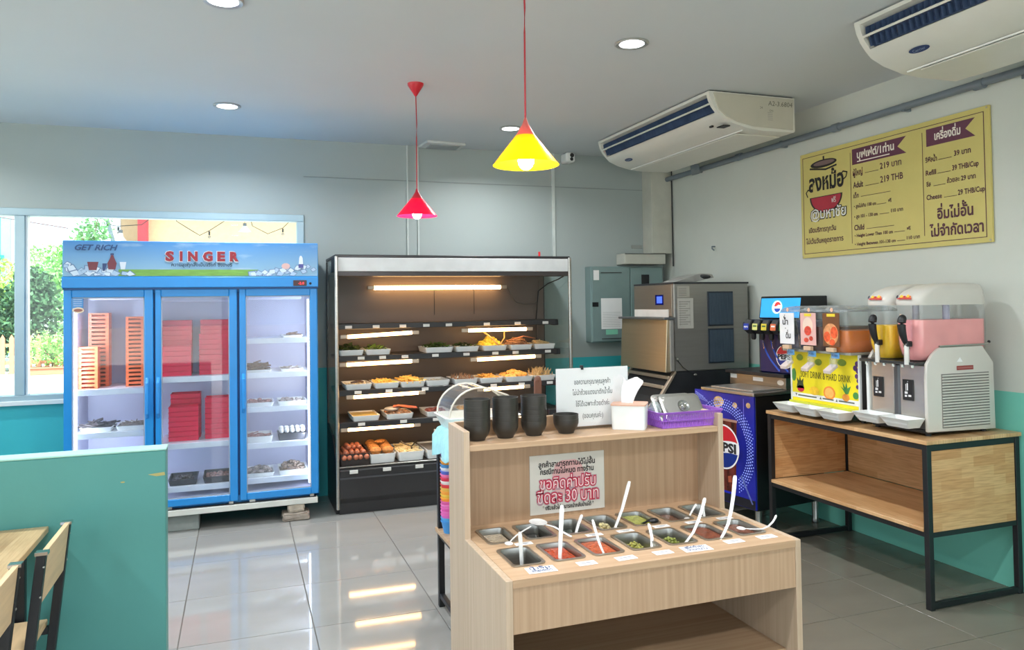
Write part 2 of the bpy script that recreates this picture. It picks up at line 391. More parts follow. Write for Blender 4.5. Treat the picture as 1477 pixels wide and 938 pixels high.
# electrical cabinet
GRN = M('cabinet_grey_green', (128, 150, 148), .4, .2, var=.03)
t = thing('electrical_cabinet', 'grey-green steel electrical cabinet on the back wall with papers taped on its door', 'electrical box', (3.37, 6.31, 1.17))
part(MB().box(2.99, 3.74, 6.255, YB, 1.17, 1.86), 'body', GRN, t, .004)
d = part(MB().box(3.0, 3.385, 6.243, 6.256, 1.178, 1.85), 'door', GRN, t, .003)
part(MB().box(3.0, 3.06, 6.238, 6.245, 1.495, 1.535), 'latch', BLACK, d, .002)
for zz in (1.80, 1.20): part(MB().box(3.09, 3.30, 6.238, 6.244, zz, zz+.006), 'vent_slot', DARK, d)
part(MB().box(3.395, 3.73, 6.243, 6.256, 1.178, 1.85), 'side_panel', GRN, t, .003)
part(MB().box(3.505, 3.585, 6.238, 6.245, 1.68, 1.785), 'meter_window', BLACK, t, .002)
p = front(6.242)
part(MB().rect(p, 3.085, 3.297, 1.29, 1.57, .003), 'taped_sheet', PAPER, t)
M('grey_ink', (150, 152, 150), .7)
mb = MB()
for k in range(9): mb.rect(p, 3.1, 3.28, 1.44-.016*k, 1.442-.016*k, .0045)
part(mb, 'table_lines', MATS['grey_ink'], t)
part(MB().rect(p, 3.015, 3.07, 1.735, 1.825, .002), 'warning_label', PAPER, t)
part(MB().rect(p, 3.13, 3.25, 1.24, 1.285, .003), 'green_label', M('pale_green_label', (130, 205, 175), .6), t)
# conduit with sockets along right wall
CON = M('grey_pvc', (112, 122, 130), .45)
t = thing('conduit_pipe', 'long grey conduit pipe running level along the right wall under the ceiling', 'pipe', (3.77, 3, 2.67))
part(MB().tube([(3.77, 6.37, 2.672), (3.77, 1.0, 2.692)], .022, 10), 'pipe', CON, t, smooth=True)
for y in (4.05, 5.1, 3.0, 1.9): part(MB().tube([(3.77, y-.03, 2.681), (3.77, y+.03, 2.68)], .028, 10), 'socket', CON, t, smooth=True)
for y in (5.7, 4.6, 3.5, 2.4): part(MB().box(3.76, XR, y-.012, y+.012, 2.655, 2.705), 'clip', CON, t, .003)
single(MB().prism([(3.62, 5.57), (3.70, 5.56), (3.81, 5.72), (3.81, 5.84)], 'z', 2.652, 2.70), 'bracket', CON, 'dark grey bracket by the far air conditioner where its pipe meets the wall', 'bracket', bevel=.003)
single(MB().prism([(3.62, 2.46), (3.72, 2.44), (3.815, 2.62), (3.815, 2.80)], 'z', 2.652, 2.71), 'bracket', CON, 'dark grey bracket at the right frame edge behind the nearer air conditioner', 'bracket', bevel=.003)
single(MB().tube([(3.808, 6.18, 2.87), (3.808, 6.18, 1.86)], .006, 6), 'cable', BLACK, 'thin black cable running straight down the room corner', 'cable')
single(MB().box(3.475, 3.59, 6.36, YB, 2.035, 2.068), 'wall_switch', M('switch_grey', (150, 155, 150), .5), 'small flat switch plate on the back wall above the cable box', 'switch', bevel=.003)
single(MB().tube([(3.82, 5.53, 1.995), (3.79, 5.53, 1.995), (3.78, 5.515, 1.975), (3.79, 5.50, 1.96)], .006, 6), 'wall_hook', CON, 'small metal hook on the right wall above the ice machine', 'hook')
t = thing('ceiling_vent', 'white square air vent panel on the ceiling by the back wall', 'vent', (1.63, 6.2, ZC))
part(MB().prism([(1.46, 6.10), (1.80, 6.14), (1.80, 6.34), (1.44, 6.34)], 'z', ZC-.022, ZC), 'frame', M('vent_frame', (205, 208, 205), .5), t, .004)
for k in range(5): part(MB().box(1.50, 1.76, 6.16+k*.035, 6.175+k*.035, ZC-.03, ZC-.02), 'slat', M('vent_slat', (150, 155, 155), .5), t, .002)
t = thing('security_camera', 'small white security camera on the back wall near the ceiling', 'camera', (2.81, 6.3, 2.84))
part(MB().box(2.765, 2.855, 6.24, YB, 2.80, 2.885), 'housing', WHITE, t, .012)
part(MB().disc(front(6.24), 2.822, 2.86, .02, lift=.001), 'lens', INK, t)
part(MB().disc(front(6.24), 2.818, 2.825, .016, lift=.001), 'sensor', INK, t)
t = thing('picture_rail_hook', 'tiny red ornament on top of the food display chiller', 'ornament', (2.37, 5.95, 1.91))
part(MB().box(2.33, 2.42, 5.93, 5.96, 1.911, 1.925).box(2.365, 2.38, 5.935, 5.95, 1.925, 1.965), 'bow', M('bright_red', (205, 40, 45), .4), t, .002)
# ceiling downlights on a two metre grid
DL_E = emis('downlight_glow', (246, 250, 255), 9.0)
DL_R = M('downlight_ring', (190, 190, 188), .3, .6)
DLAB = {(-.07, 5.43): 'round ceiling downlight above the blue drinks fridge', (1.98, 5.52): 'round ceiling downlight behind the yellow pendant lamp',
        (1.945, 3.52): 'round ceiling downlight between the yellow pendant and the far air conditioner', (-.06, 3.56): 'round ceiling downlight cut by the top edge of the photo'}
first = None
for (x, y) in list(DLAB)+[(a, b) for a in (-.06, 1.96) for b in (1.55, -.4, -2.3)]+[(-2.1, b) for b in (5.45, 3.53, 1.55, -.4, -2.3)]:
    lab = DLAB[(x, y)] if (x, y) in DLAB else ('round ceiling downlight outside the photo, %s, %s' % ({-2.1: 'over the booths', -.06: 'over the left aisle', 1.96: 'over the right aisle'}[x], 'by the window wall' if y > 5 else 'third row back' if y > 3 else 'near the camera' if y > 1 else 'behind the camera' if y > -1 else 'by the front wall'))
    if first is None:
        first = thing('downlight', lab, 'ceiling light', (x, y, ZC), group='ceiling downlights')
        part(MB().lathe([(.065, -.001), (.088, -.001), (.09, -.006), (.083, -.011), (.066, -.008)], (x, y, ZC), 28, False), 'trim_ring', DL_R, first, smooth=True)
        part(MB().lathe([(.066, -.003), (.066, -.006)], (x, y, ZC), 28), 'diffuser', DL_E, first)
    else: dup(first, (x, y, ZC), lab)
    if not (y < -2): 
        L = bpy.data.lights.new('downlight_lamp', 'AREA'); L.shape = 'DISK'; L.size = .13; L.energy = DOWN_W; L.color = (.94, .97, 1.0); L.spread = math.radians(150)
        lo = bpy.data.objects.new('downlight_lamp', L); COL.objects.link(lo); lo.location = (x, y, ZC-.014)
# pendants
def pendant(x, y, zrim, r, zap, shade, top, lab, cup):
    t = thing('pendant_lamp', lab, 'pendant lamp', (x, y, ZC), group='pendant lamps')
    RED = M('red_enamel', (200, 32, 48), .3)
    part(MB().lathe([(.05, 0), (.048, -.012), (.008, -.075), (.005, -.078)], (x, y, ZC), 24), 'ceiling_cup', cup, t, smooth=True)
    part(MB().tube([(x, y, ZC-.07), (x+.004, y, ZC-.25), (x+.002, y, (zap+ZC)/2), (x, y, zap)], .0035, 6), 'cord', M('red_cord', (176, 40, 52), .5), t)
    h = zap-zrim; zm = zrim+h*.70
    part(MB().lathe([(r*.30, zm), (.012, zap-.004), (.004, zap+.02), (.0035, zap+.02), (.009, zap-.01), (r*.29, zm)], (x, y, 0), 32, False), 'shade_top_tint', top, t, smooth=True)  # upper part of the same cone, tinted apart; the pink paints in glare
    part(MB().lathe([(r, zrim), (r*.30, zm), (r*.285, zm), (r*.975, zrim)], (x, y, 0), 40, False), 'shade', shade, t, smooth=True)
    part(MB().lathe([(.014, zrim+.085), (.014, zrim+.055)], (x, y, 0), 12), 'bulb_socket', WHITE, t)
    part(MB().ball((x, y, zrim+.018), .030, rz=.036, seg=16, rings=10), 'bulb', emis('bulb_glow', (240, 246, 255), 30), t, smooth=True)
    L = bpy.data.lights.new('pendant_bulb', 'POINT'); L.energy = 7; L.shadow_soft_size = .04; L.color = (.93, .96, 1)
    lo = bpy.data.objects.new('pendant_bulb', L); COL.objects.link(lo); lo.location = (x, y, zrim-.03)
    return t
RED_T = translucent('red_shade', (240, 40, 88), .65)
YEL_T = translucent('yellow_shade', (255, 206, 20), .6)
REDC = M('red_enamel', (200, 32, 48), .3)
pendant(1.025, 4.57, 2.075, .124, 2.225, RED_T, translucent('red_top_tint', (190, 45, 62), .3), 'small pendant lamp with red cone shade hanging from a red ceiling cup', REDC)
pendant(1.010, 2.65, 2.047, .124, 2.205, YEL_T, translucent('pink_glare_tint', (222, 120, 110), .4), 'pendant lamp with yellow cone shade on a long red cord', REDC)

# air conditioners
ACW = M('ac_cream_plastic', (214, 213, 203), .38, var=.02)
ACE = M('ac_end_beige', (190, 186, 170), .45, var=.03)
ACD = M('ac_dark_coil', (52, 70, 104), .5, var=.3, scale=60); ACF = M('ac_fin_blue', (78, 98, 132), .5, var=.2)
def aircon(y0, y1, label, badge_y, marks):
    t = thing('air_conditioner', label, 'air conditioner', (3.17, (y0+y1)/2, 2.64), group='ceiling air conditioners')
    low = [(2.905, 2.748), (2.94, 2.715), (3.02, 2.682), (3.13, 2.657), (3.25, 2.647), (3.50, 2.65), (3.51, 2.66), (3.51, 2.88)]
    full = [(2.84, 2.88), (2.842, 2.862), (2.852, 2.825), (2.873, 2.785)]+low
    ind = [(2.84, 2.88), (2.842, 2.862), (2.895, 2.858), (2.945, 2.765)]+low
    e = .035
    lp = lambda P, y: [(a, y, b) for a, b in P]
    mid = [lp(ind, y0+e), lp(ind, y1-e)]
    part(MB().loft(mid), 'body', ACW, t, smooth=True)
    for a, b in ((y0+.004, y0+e), (y1-e, y1-.004)): part(MB().prism(full, 'y', a, b), 'end_cap', ACW, t, smooth=True)
    inn = [(a+(.006 if a < 3 else -.004), b) for a, b in full]
    part(MB().prism([(2.875, 2.872), (2.885, 2.82), (2.91, 2.765), (2.97, 2.72), (3.06, 2.69), (3.18, 2.67), (3.49, 2.665), (3.50, 2.872)], 'y', y0-.004, y0+.006), 'end_panel', ACE, t, .002)
    part(MB().box(2.86, 3.51, y0+.02, y1-.02, 2.881, 2.889), 'top_gap', BLACK, t)
    part(MB().loft([[(2.884, y0+e, 2.856), (2.932, y0+e, 2.764), (2.950, y0+e, 2.768), (2.90, y0+e, 2.860)], [(2.884, y1-e, 2.856), (2.932, y1-e, 2.764), (2.950, y1-e, 2.768), (2.90, y1-e, 2.860)]]), 'coil', ACD, t)
    for f, mm in ((.5, ACW),):
        part(MB().prism([(2.856, 2.806), (2.862, 2.797), (2.905, 2.822), (2.90, 2.828)], 'y', y0+e, y1-e), 'louvre', ACW, t)
    mb = MB()
    n = 46
    for k in range(n):
        y = y0+e+(y1-y0-2*e)*(k+.5)/n
        mb.add([(2.862, y, 2.846), (2.884, y, 2.853), (2.905, y+.010, 2.815), (2.874, y+.010, 2.808)], [(0, 1, 2, 3)])
        mb.add([(2.880, y, 2.800), (2.910, y, 2.806), (2.930, y+.010, 2.768), (2.902, y+.010, 2.760)], [(0, 1, 2, 3)])
    part(mb, 'fins', ACF, t, kind='stuff')
    # return grille flap on the underside
    part(MB().box(3.13, 3.48, y0+.12, y1-.12, 2.640, 2.648), 'return_grille', ACW, t, .003)
    part(MB().box(3.12, 3.126, y0+.05, y1-.05, 2.648, 2.656), 'grille_line', M('ac_line', (235, 235, 230), .4), t)
    P0 = Vector((3.02, badge_y, 2.682)); u = Vector((-(3.02-2.94), 0, 2.715-2.682)).normalized()
    pl = PL(P0, (0, -1, 0), u)
    part(MB().disc(pl, 0, .03, .056, .022, .003), 'badge', M('badge_blue', (36, 58, 104), .3), t)
    part(text_into(MB(), pl, 'Carrier', 0, .022, .026, w=.07, align='c', shear=.3, lift=.005), 'badge_lettering', M('badge_silver', (150, 165, 190), .4), t)
    if marks:
        pe = front(y0-.0045)
        part(text_into(MB(), pe, 'A2-3.6804', 3.29, 2.815, .045, w=.195, lift=.001, shear=.1), 'marker_writing', M('marker_grey', (105, 102, 94), .7), t)
        part(text_into(text_into(MB(), pe, '24', 3.225, 2.79, .022), pe, 'ON', 3.30, 2.775, .02), 'small_print', MATS['marker_grey'], t)
        mb = MB()
        for k in range(5): mb.rect(pe, 3.285, 3.325, 2.765-.012*k, 2.771-.012*k)
        part(mb, 'barcode_label', M('faint_label', (170, 166, 156), .6), t)
        part(MB().box(2.975, 3.03, y0+.05, y0+.12, 2.673, 2.679).box(2.965, 2.98, y0+.16, y0+.19, 2.688, 2.70), 'receiver_window', DARK, t)
    return t
aircon(4.14, 5.75, 'far ceiling air conditioner with pencilled writing on its beige end', 5.50, True)
aircon(1.30, 2.92, 'nearer ceiling air conditioner cut off by the top right corner of the photo', 2.68, False)

# menu board
t = thing('menu_board', 'yellow menu board with purple banners and a red pot logo on the right wall', 'sign', (3.81, 3.71, 1.826))
MY = M('menu_yellow', (204, 190, 112), .5, var=.02); MP = M('menu_purple', (98, 52, 72), .5); MI = M('menu_brown_ink', (88, 48, 60), .6)
part(MB().box(3.803, 3.817, 2.975, 4.443, 1.826, 2.566), 'board', MY, t, .001)
m = leftface(3.803, 4.443, 1.826)
W_, H_ = 1.468, .74
mb = MB(); 
for a in ((.025, .030, .028, H_-.028), (W_-.035, W_-.030, .028, H_-.028)): mb.rect(m, *a)
mb.rect(m, .025, W_-.03, .028, .032); mb.rect(m, .025, W_-.03, H_-.032, H_-.028)
mb.rect(m, .474, .478, .07, H_-.07); mb.rect(m, 1.038, 1.042, .07, H_-.06)
part(mb, 'border_lines', MI, t)
MBB = lambda P_: part(MB().flat(m, P_), 'banner', MP, t)
MBB([(.492, .585), (.925, .585), (.86, .635), (.925, .688), (.492, .688)])
MBB([(1.068, .590), (1.385, .590), (1.325, .642), (1.385, .692), (1.068, .692)])
for x, y in ((.012, .012), (W_-.012, .012), (.012, H_-.012), (W_-.012, H_-.012)): part(MB().disc(m, x, y, .005, lift=.003), 'screw', STEEL, t)
MW = M('menu_cream_ink', (236, 228, 214), .6)
mb = MB()
part(text_into(MB(), m, 'บุฟเฟ่ต์/1ท่าน', .535, .622, .064, w=.30, bold=.03, lift=.002), 'banner_lettering', MW, t)
mb = MB().rect(m, .535, .80, .598, .604, .002)
part(mb, 'banner_small_print', MW, t)
part(text_into(MB(), m, 'เครื่องดื่ม', 1.125, .620, .064, w=.17, bold=.03, lift=.002), 'banner_lettering', MW, t)
tx = lambda s, x, y, h, w=None, b=.022, al='l': part(text_into(MB(), m, s, x, y, h*.86, w=w, bold=b, align=al, lift=.002), 'menu_line', MI, t)
ln = lambda x0, x1, y: part(MB().rect(m, x0, x1, y, y+.003, .002), 'menu_dash', MI, t)
tx('ผู้ใหญ่', .497, .513, .062, .082); ln(.60, .71, .516); tx('219 บาท', .722, .520, .062, .165, .015)
tx('Adult', .497, .432, .065, .085); ln(.60, .71, .432); tx('219 THB', .722, .434, .066, .175, .015)
tx('เด็ก', .497, .366, .05, .045); ln(.56, .80, .368)
tx('• สูงไม่เกิน 100 cm', .499, .300, .036, .185); ln(.69, .765, .300); tx('ฟรี', .78, .303, .036, .025)
tx('• สูง 101 - 130 cm', .499, .232, .036, .195); ln(.71, .785, .236); tx('110 บาท', .80, .238, .036, .09)
tx('Child', .497, .154, .058, .085); ln(.60, .82, .154)
tx('• Height Lower Than 100 cm', .499, .108, .034, .31); ln(.82, .90, .112); tx('ฟรี', .915, .116, .034, .027)
tx('• Height Between 101-130 cm', .499, .052, .034, .33); ln(.84, .90, .056); tx('110 บาท', .912, .060, .034, .095)
tx('รีฟิลน้ำ', 1.058, .498, .048, .08); ln(1.148, 1.235, .500); tx('39 บาท', 1.25, .504, .048, .105)
tx('Refill', 1.060, .422, .048, .07); ln(1.138, 1.225, .422); tx('39 THB/Cup', 1.236, .424, .048, .165)
tx('ชีส', 1.062, .356, .044, .03); ln(1.11, 1.19, .354); tx('ถ้วยละ 29 บาท', 1.20, .358, .044, .18)
tx('Cheese', 1.060, .278, .048, .105); ln(1.178, 1.262, .278); tx('29 THB/Cup', 1.268, .280, .048, .165)
tx('อิ่มไม่อั้น', 1.13, .160, .098, .23, .03); tx('ไม่จำกัดเวลา', 1.075, .062, .098, .345, .03)
tx('เปิดบริการทุกวัน', .075, .175, .055, .26); tx('ไม่เว้นวันหยุดราชการ', .045, .098, .055, .355)
# pot logo
BK = M('logo_black', (34, 28, 30), .6); LR = M('logo_red', (170, 40, 56), .5)
mb = MB(); mb.disc(m, .245, .42, .155, .12, .001, 24, PI, 2*PI); mb.ribbon(m, [(.07, .43), (.055, .46), (.075, .48), (.10, .47)], .009); mb.ribbon(m, [(.40, .50), (.435, .52), (.445, .55), (.41, .56), (.385, .54)], .009)
mb.disc(m, .23, .645, .125, .028, .001); mb.rect(m, .225, .24, .67, .695); mb.ribbon(m, [(.10, .625), (.25, .60), (.35, .615)], .012)
part(mb, 'logo_outline', BK, t)
mb = MB(); mb.disc(m, .245, .415, .140, .105, .0015, 24, PI, 2*PI); part(mb, 'logo_pot', LR, t)
mb = MB(); mb.disc(m, .235, .648, .10, .016, .0015); part(mb, 'logo_lid', M('logo_lid', (120, 96, 92), .5), t)
mb = MB(); mb.disc(m, .15, .375, .03, .012, .0022); mb.rect(m, .13, .34, .235, .305, .0012)
mb2 = MB(); text_into(mb2, m, 'ลงหม้อ', .085, .465, .155, w=.33, bold=.035, lift=.0025); part(mb2, 'logo_lettering', BK, t)
mb2 = MB(); text_into(mb2, m, '@มหาชัย', .09, .265, .10, w=.345, bold=.055, lift=.002); part(mb2, 'logo_lettering', BK, t)
mb2 = MB(); text_into(mb2, m, '@มหาชัย', .097, .267, .095, w=.332, bold=.012, lift=.003); text_into(mb2, m, 'ฟรี', .30, .365, .05, w=.04, lift=.0025); part(mb2, 'logo_lettering', M('logo_white', (225, 225, 215), .6), t)
# ============================================================ blue display fridge
def chunks(x0, x1, y0, y1, z, h, n, s, shape='chunk', dome=True):
    """loose food pieces heaped on a tray"""
    mb = MB()
    cx, cy = (x0+x1)/2, (y0+y1)/2
    nx, ny = 8, 8; lo = []
    for i in range(ny+1):
        lo.append([(x0+(x1-x0)*j/nx, y0+(y1-y0)*i/ny, z+.001+h*.55*math.sin(PI*j/nx)*math.sin(PI*i/ny)*R.uniform(.7, 1.1)) for j in range(nx+1)])
    k = len(mb.v)
    mb.add([p for l in lo for p in l], [(i*(nx+1)+j, i*(nx+1)+j+1, (i+1)*(nx+1)+j+1, (i+1)*(nx+1)+j) for i in range(ny) for j in range(nx)])
    for q in range(n):
        a, b = R.uniform(-1, 1), R.uniform(-1, 1)
        x = cx+a*(x1-x0)*.44; y = cy+b*(y1-y0)*.44
        zz = z+h*(.25+.75*max(0, 1-a*a*.9)*max(0, 1-b*b*.9))*R.uniform(.6, 1.0)
        if shape == 'chunk':
            r = s*R.uniform(.6, 1.1); mb.ball((x, y, zz), r, r*R.uniform(.6, 1), r*R.uniform(.5, .9), 6, 4)
        elif shape == 'stick':
            t = R.uniform(0, PI); L = s*R.uniform(1.5, 3); dz = R.uniform(-.3, .6)*s
            mb.tube([(x-L*math.cos(t)/2, y-L*math.sin(t)/2, zz), (x, y, zz+dz*.6), (x+L*math.cos(t)/2, y+L*math.sin(t)/2, zz+dz)], s*.16, 4)
        elif shape == 'leaf':
            t = R.uniform(0, 2*PI); L = s*R.uniform(.8, 1.8); w_ = L*.28; dz = R.uniform(.1, .9)*s
            c, d = math.cos(t), math.sin(t)
            mb.add([(x, y, zz), (x+c*L*.5-d*w_, y+d*L*.5+c*w_, zz+dz*.7), (x+c*L, y+d*L, zz+dz), (x+c*L*.5+d*w_, y+d*L*.5-c*w_, zz+dz*.5)], [(0, 1, 2), (0, 2, 3)])
        elif shape == 'frond':
            t = R.uniform(0, 2*PI); L = s*R.uniform(1, 2)
            mb.tube([(x, y, zz), (x+L*.25*math.cos(t), y+L*.25*math.sin(t), zz+L*.6), (x+L*.5*math.cos(t), y+L*.5*math.sin(t), zz+L)], [s*.14, s*.1, s*.04], 4)
    return mb
def tray_mesh(x0, x1, y0, y1, z, h, th=.006, r=.015, flare=.01):
    cx, cy, wx, wy = (x0+x1)/2, (y0+y1)/2, x1-x0, y1-y0
    return MB().loft([rrect(cx, cy, z, wx-2*flare, wy-2*flare, r), rrect(cx, cy, z+h, wx, wy, r), rrect(cx, cy, z+h, wx-2*th, wy-2*th, r*.8), rrect(cx, cy, z+th, wx-2*flare-2*th, wy-2*flare-2*th, r*.8)])
def tray(x0, x1, y0, y1, z, h, label, mat=WHITE, group=None, name='food_tray'):
    return single(tray_mesh(x0, x1, y0, y1, z, h), name, mat, label, 'tray', group, smooth=True)
def food(mb, mat, label, name='food_heap', cat='food'):
    return single(mb, name, mat, label, cat, kind='stuff', smooth=False)

BLUE = M('fridge_blue', (34, 134, 206), .3, var=.03); BLUED = M('fridge_blue_dark', (20, 74, 130), .45)
LINER = M('fridge_liner', (196, 198, 220), .45, var=.02)
SHW = M('shelf_white_wire', (232, 234, 240), .35)
FX0, FX1, FY, FR = -1.092, .540, 5.70, 6.33
t = thing('display_fridge', 'tall blue three-door glass display fridge with a printed picture header under the window', 'fridge', (-.276, 6.0, .117))
part(MB().box(FX0, FX0+.045, FY+.045, FR, .16, 1.75).box(FX1-.045, FX1, FY+.045, FR, .16, 1.75).box(FX0, FX1, FY+.045, FR, 1.64, 1.75).box(FX0, FX1, FY+.045, FR, .16, .215), 'cabinet', BLUE, t, .004)
part(MB().box(FX0+.045, FX1-.045, FR-.03, FR, .215, 1.64).box(FX0+.045, FX0+.05, FY+.05, FR-.03, .215, 1.64).box(FX1-.05, FX1-.045, FY+.05, FR-.03, .215, 1.64).box(FX0+.045, FX1-.045, FY+.05, FR-.03, .215, .222), 'inner_liner', LINER, t)
for x in (-.545, -.0075): part(MB().box(x-.018, x+.018, FY+.04, FY+.075, .215, 1.64), 'mullion', BLUED, t, .003)
hd = part(MB().box(FX0, FX1, FY, FR-.02, 1.75, 1.992), 'header', M('header_side_blue', (64, 150, 214), .4), t, .004)
part(MB().box(FX0-.004, FX1, FY-.012, FY+.05, 1.676, 1.75), 'control_band', BLUE, t, .004)
part(MB().box(FX0, FX1, FY+.0, FY+.05, 1.664, 1.677), 'band_shadow_gap', BLUED, t)
f = front(FY, FX0, 1.75); fw_ = FX1-FX0
gm = bpy.data.materials.new('printed_sky'); gm.use_nodes = True; n = gm.node_tree
tcn = n.nodes.new('ShaderNodeTexCoord'); sp = n.nodes.new('ShaderNodeSeparateXYZ'); rr = n.nodes.new('ShaderNodeValToRGB'); n.links.new(tcn.outputs['Generated'], sp.inputs[0])
rr.color_ramp.elements[0].color = lin((128, 168, 196)); rr.color_ramp.elements[1].color = lin((66, 130, 192)); rr.color_ramp.elements[0].position = .15
n.links.new(sp.outputs['Z'], rr.inputs[0]); mpn = n.nodes.new('ShaderNodeMapping'); mpn.inputs['Scale'].default_value = (4, 1, 2.4); n.links.new(tcn.outputs['Generated'], mpn.inputs[0])
nz = n.nodes.new('ShaderNodeTexNoise'); nz.inputs['Scale'].default_value = 1.2; nz.inputs['Detail'].default_value = 5; n.links.new(mpn.outputs[0], nz.inputs['Vector'])
r3 = n.nodes.new('ShaderNodeValToRGB'); r3.color_ramp.elements[0].position = .60; r3.color_ramp.elements[1].position = .85; n.links.new(nz.outputs['Fac'], r3.inputs[0])
mx = n.nodes.new('ShaderNodeMix'); mx.data_type = 'RGBA'; n.links.new(r3.outputs[0], mx.inputs[0]); n.links.new(rr.outputs[0], mx.inputs[6]); mx.inputs[7].default_value = lin((176, 196, 208))
n.links.new(mx.outputs[2], n.nodes['Principled BSDF'].inputs['Base Color']); n.nodes['Principled BSDF'].inputs['Roughness'].default_value = .35
part(MB().box(FX0+.004, FX1-.004, FY-.003, FY, 1.754, 1.988), 'header_picture', gm, hd)
mb = MB(); mb.flat(f, [(.33, .006), (1.25, .006), (1.22, .050), (.33, .050)], .004)
part(mb, 'picture_meadow', M('print_green', (110, 158, 70), .4, var=.15, scale=14, stretch=(1, 1, 6)), hd)
mb = MB(); mb3 = MB(); mb4 = MB()
for (xa, xb, hh) in ((.02, .42, .070), (1.16, fw_-.02, .065)):
    for k in range(34):
        x = R.uniform(xa, xb); e = (x-xa)/(xb-xa); e = e if xa > 1 else 1-e
        y = R.uniform(.014, .018+hh*e); s = R.uniform(.015, .029); a0 = R.uniform(0, 1.5)
        pts = [(x+s*math.cos(a0+q*PI/2+R.uniform(-.2, .2)), y+s*.8*math.sin(a0+q*PI/2)) for q in range(4)]
        pts = [(min(max(a, .006), fw_-.006), max(b, .006)) for a, b in pts]
        mb3.flat(f, [(x+(a-x)*1.28, max(.005, y+(b-y)*1.28)) for a, b in pts], .0045+.00004*k); (mb if k % 2 else mb4).flat(f, pts, .0048+.00004*k)
part(mb3, 'ice_outline', M('print_ice_dark', (98, 122, 160), .4), hd); part(mb, 'ice_cube', M('print_ice', (196, 212, 228), .35), hd); part(mb4, 'ice_cube', M('print_ice_blue', (160, 186, 214), .35), hd)
part(MB().flat(f, [(.155, .045), (.20, .045), (.212, .10), (.145, .10)], .007), 'printed_drink', M('print_cola', (112, 50, 62), .4), hd)
mb = MB(); mb.flat(f, [(.270, .05), (.312, .05), (.320, .09), (.306, .125), (.300, .145), (.286, .145), (.280, .125), (.264, .09)], .007)
part(mb, 'printed_drink', M('print_cola', (112, 50, 62), .4), hd)
part(MB().rect(f, .283, .303, .145, .158, .0072), 'printed_bottle_cap', M('print_navy', (46, 66, 112), .4), hd)
mb = MB(); mb.flat(f, [(.235, .04), (.25, .04), (.262, .09), (.235, .09)], .0072); part(mb, 'printed_bottle_cap', M('print_navy', (46, 66, 112), .4), hd)
mb = MB(); mb.flat(f, [(.345, .05), (.37, .05), (.378, .10), (.338, .10)], .0072); mb.flat(f, [(fw_-.135, .09), (fw_-.105, .09), (fw_-.108, .135), (fw_-.116, .15), (fw_-.126, .15), (fw_-.132, .135)], .0072); part(mb, 'printed_glass', M('print_pale', (205, 214, 228), .35), hd)
mb = MB(); mb.rect(f, fw_-.137, fw_-.103, .062, .09, .0074); part(mb, 'printed_label', M('print_violet', (70, 74, 140), .4), hd)
mb = MB(); mb.disc(f, fw_-.225, .075, .03, .022, .0072, 10); part(mb, 'printed_fruit', M('print_peach', (206, 170, 168), .4), hd)
NAVY = M('print_text_navy', (38, 72, 120), .45)
text(f, 'GET RICH', .072, .178, .052, NAVY, hd, w=.255, bold=.03, shear=.3, lift=.0078)
for k, ch in enumerate('SINGER'):
    xx = (.617, .708, .760, .855, .948, 1.030)[k]; ww = (.056, .018, .062, .064, .052, .060)[k]
    part(text_into(MB(), f, ch, xx-.004, .108, .094, w=ww+.004, bold=.075, lift=.0070), 'letter_edge', M('print_white', (196, 206, 216), .4), hd)
    part(text_into(MB(), f, ch, xx, .112, .086, w=ww, bold=.06, lift=.0080), 'letter', M('print_red', (140, 34, 48), .45), hd)
text(f, 'ความสุขทุกสิ่งเป็นจริงที่ ซิงเกอร์', .655, .072, .032, M('print_dark', (34, 58, 74), .5), hd, w=.39, bold=.02, lift=.0078)
pd = part(MB().box(.365, .458, FY-.017, FY-.011, 1.683, 1.724), 'temperature_display', M('display_dark', (60, 30, 30), .3), t, .002)
part(text_into(MB(), front(FY-.017), '-2.8', .40, 1.694, .024, w=.04, bold=.02, lift=.0006), 'display_digits', emis('digit_red', (225, 50, 60), 1.6), pd)
part(MB().disc(front(FY-.0125), .484, 1.70, .009), 'key_lock', INK, t)
# doors
PANEF = glass('fridge_pane', (248, 251, 254), .07, .015, .012)
for k, (a, b, g0, g1) in enumerate(((-1.087, -.552, -1.039, -.606), (-.540, -.016, -.503, -.068), (-.001, .531, .042, .481))):
    d = part(MB().box(a, g0, FY, FY+.035, .183, 1.664).box(g1, b, FY, FY+.035, .183, 1.664).box(g0, g1, FY, FY+.035, 1.614, 1.664).box(g0, g1, FY, FY+.035, .183, .232), 'door', BLUE, t, .004)
    part(MB().box(g0-.004, g1+.004, FY+.010, FY+.014, .228, 1.618), 'pane', PANEF, d)
    part(MB().box(g0-.001, g0+.006, FY+.004, FY+.02, .232, 1.614).box(g1-.006, g1+.001, FY+.004, FY+.02, .232, 1.614).box(g0, g1, FY+.004, FY+.02, 1.607, 1.615).box(g0, g1, FY+.004, FY+.02, .231, .238), 'gasket', M('gasket_grey', (150, 160, 172), .5), d)
    hx = (-.590, -.522, .024)[k]
    part(MB().tube([(hx, FY+.005, .80), (hx, FY-.028, .83), (hx, FY-.032, .93), (hx, FY-.028, 1.03), (hx, FY+.005, 1.06)], .013, 8, ry=.012, upv=(1, 0, 0)), 'handle', M('handle_blue', (52, 140, 212), .25), d, smooth=True)
    for ha, hb in ((a+.06, a+.10), (b-.06, b-.03)): part(MB().box(ha, hb, FY+.005, FY+.03, .165, .184), 'hinge', STEEL, d, .002)
st = part(MB().box(-1.036, -.972, FY+.002, FY+.008, 1.545, 1.608), 'sticker', M('sticker_blue', (60, 130, 190), .4), t)
p = front(FY+.002)
mb = MB(); [mb.rect(p, -1.03, -.978, 1.598-.013*k, 1.600-.013*k, .0008) for k in range(4)]; part(mb, 'sticker_lines', PAPER, st)
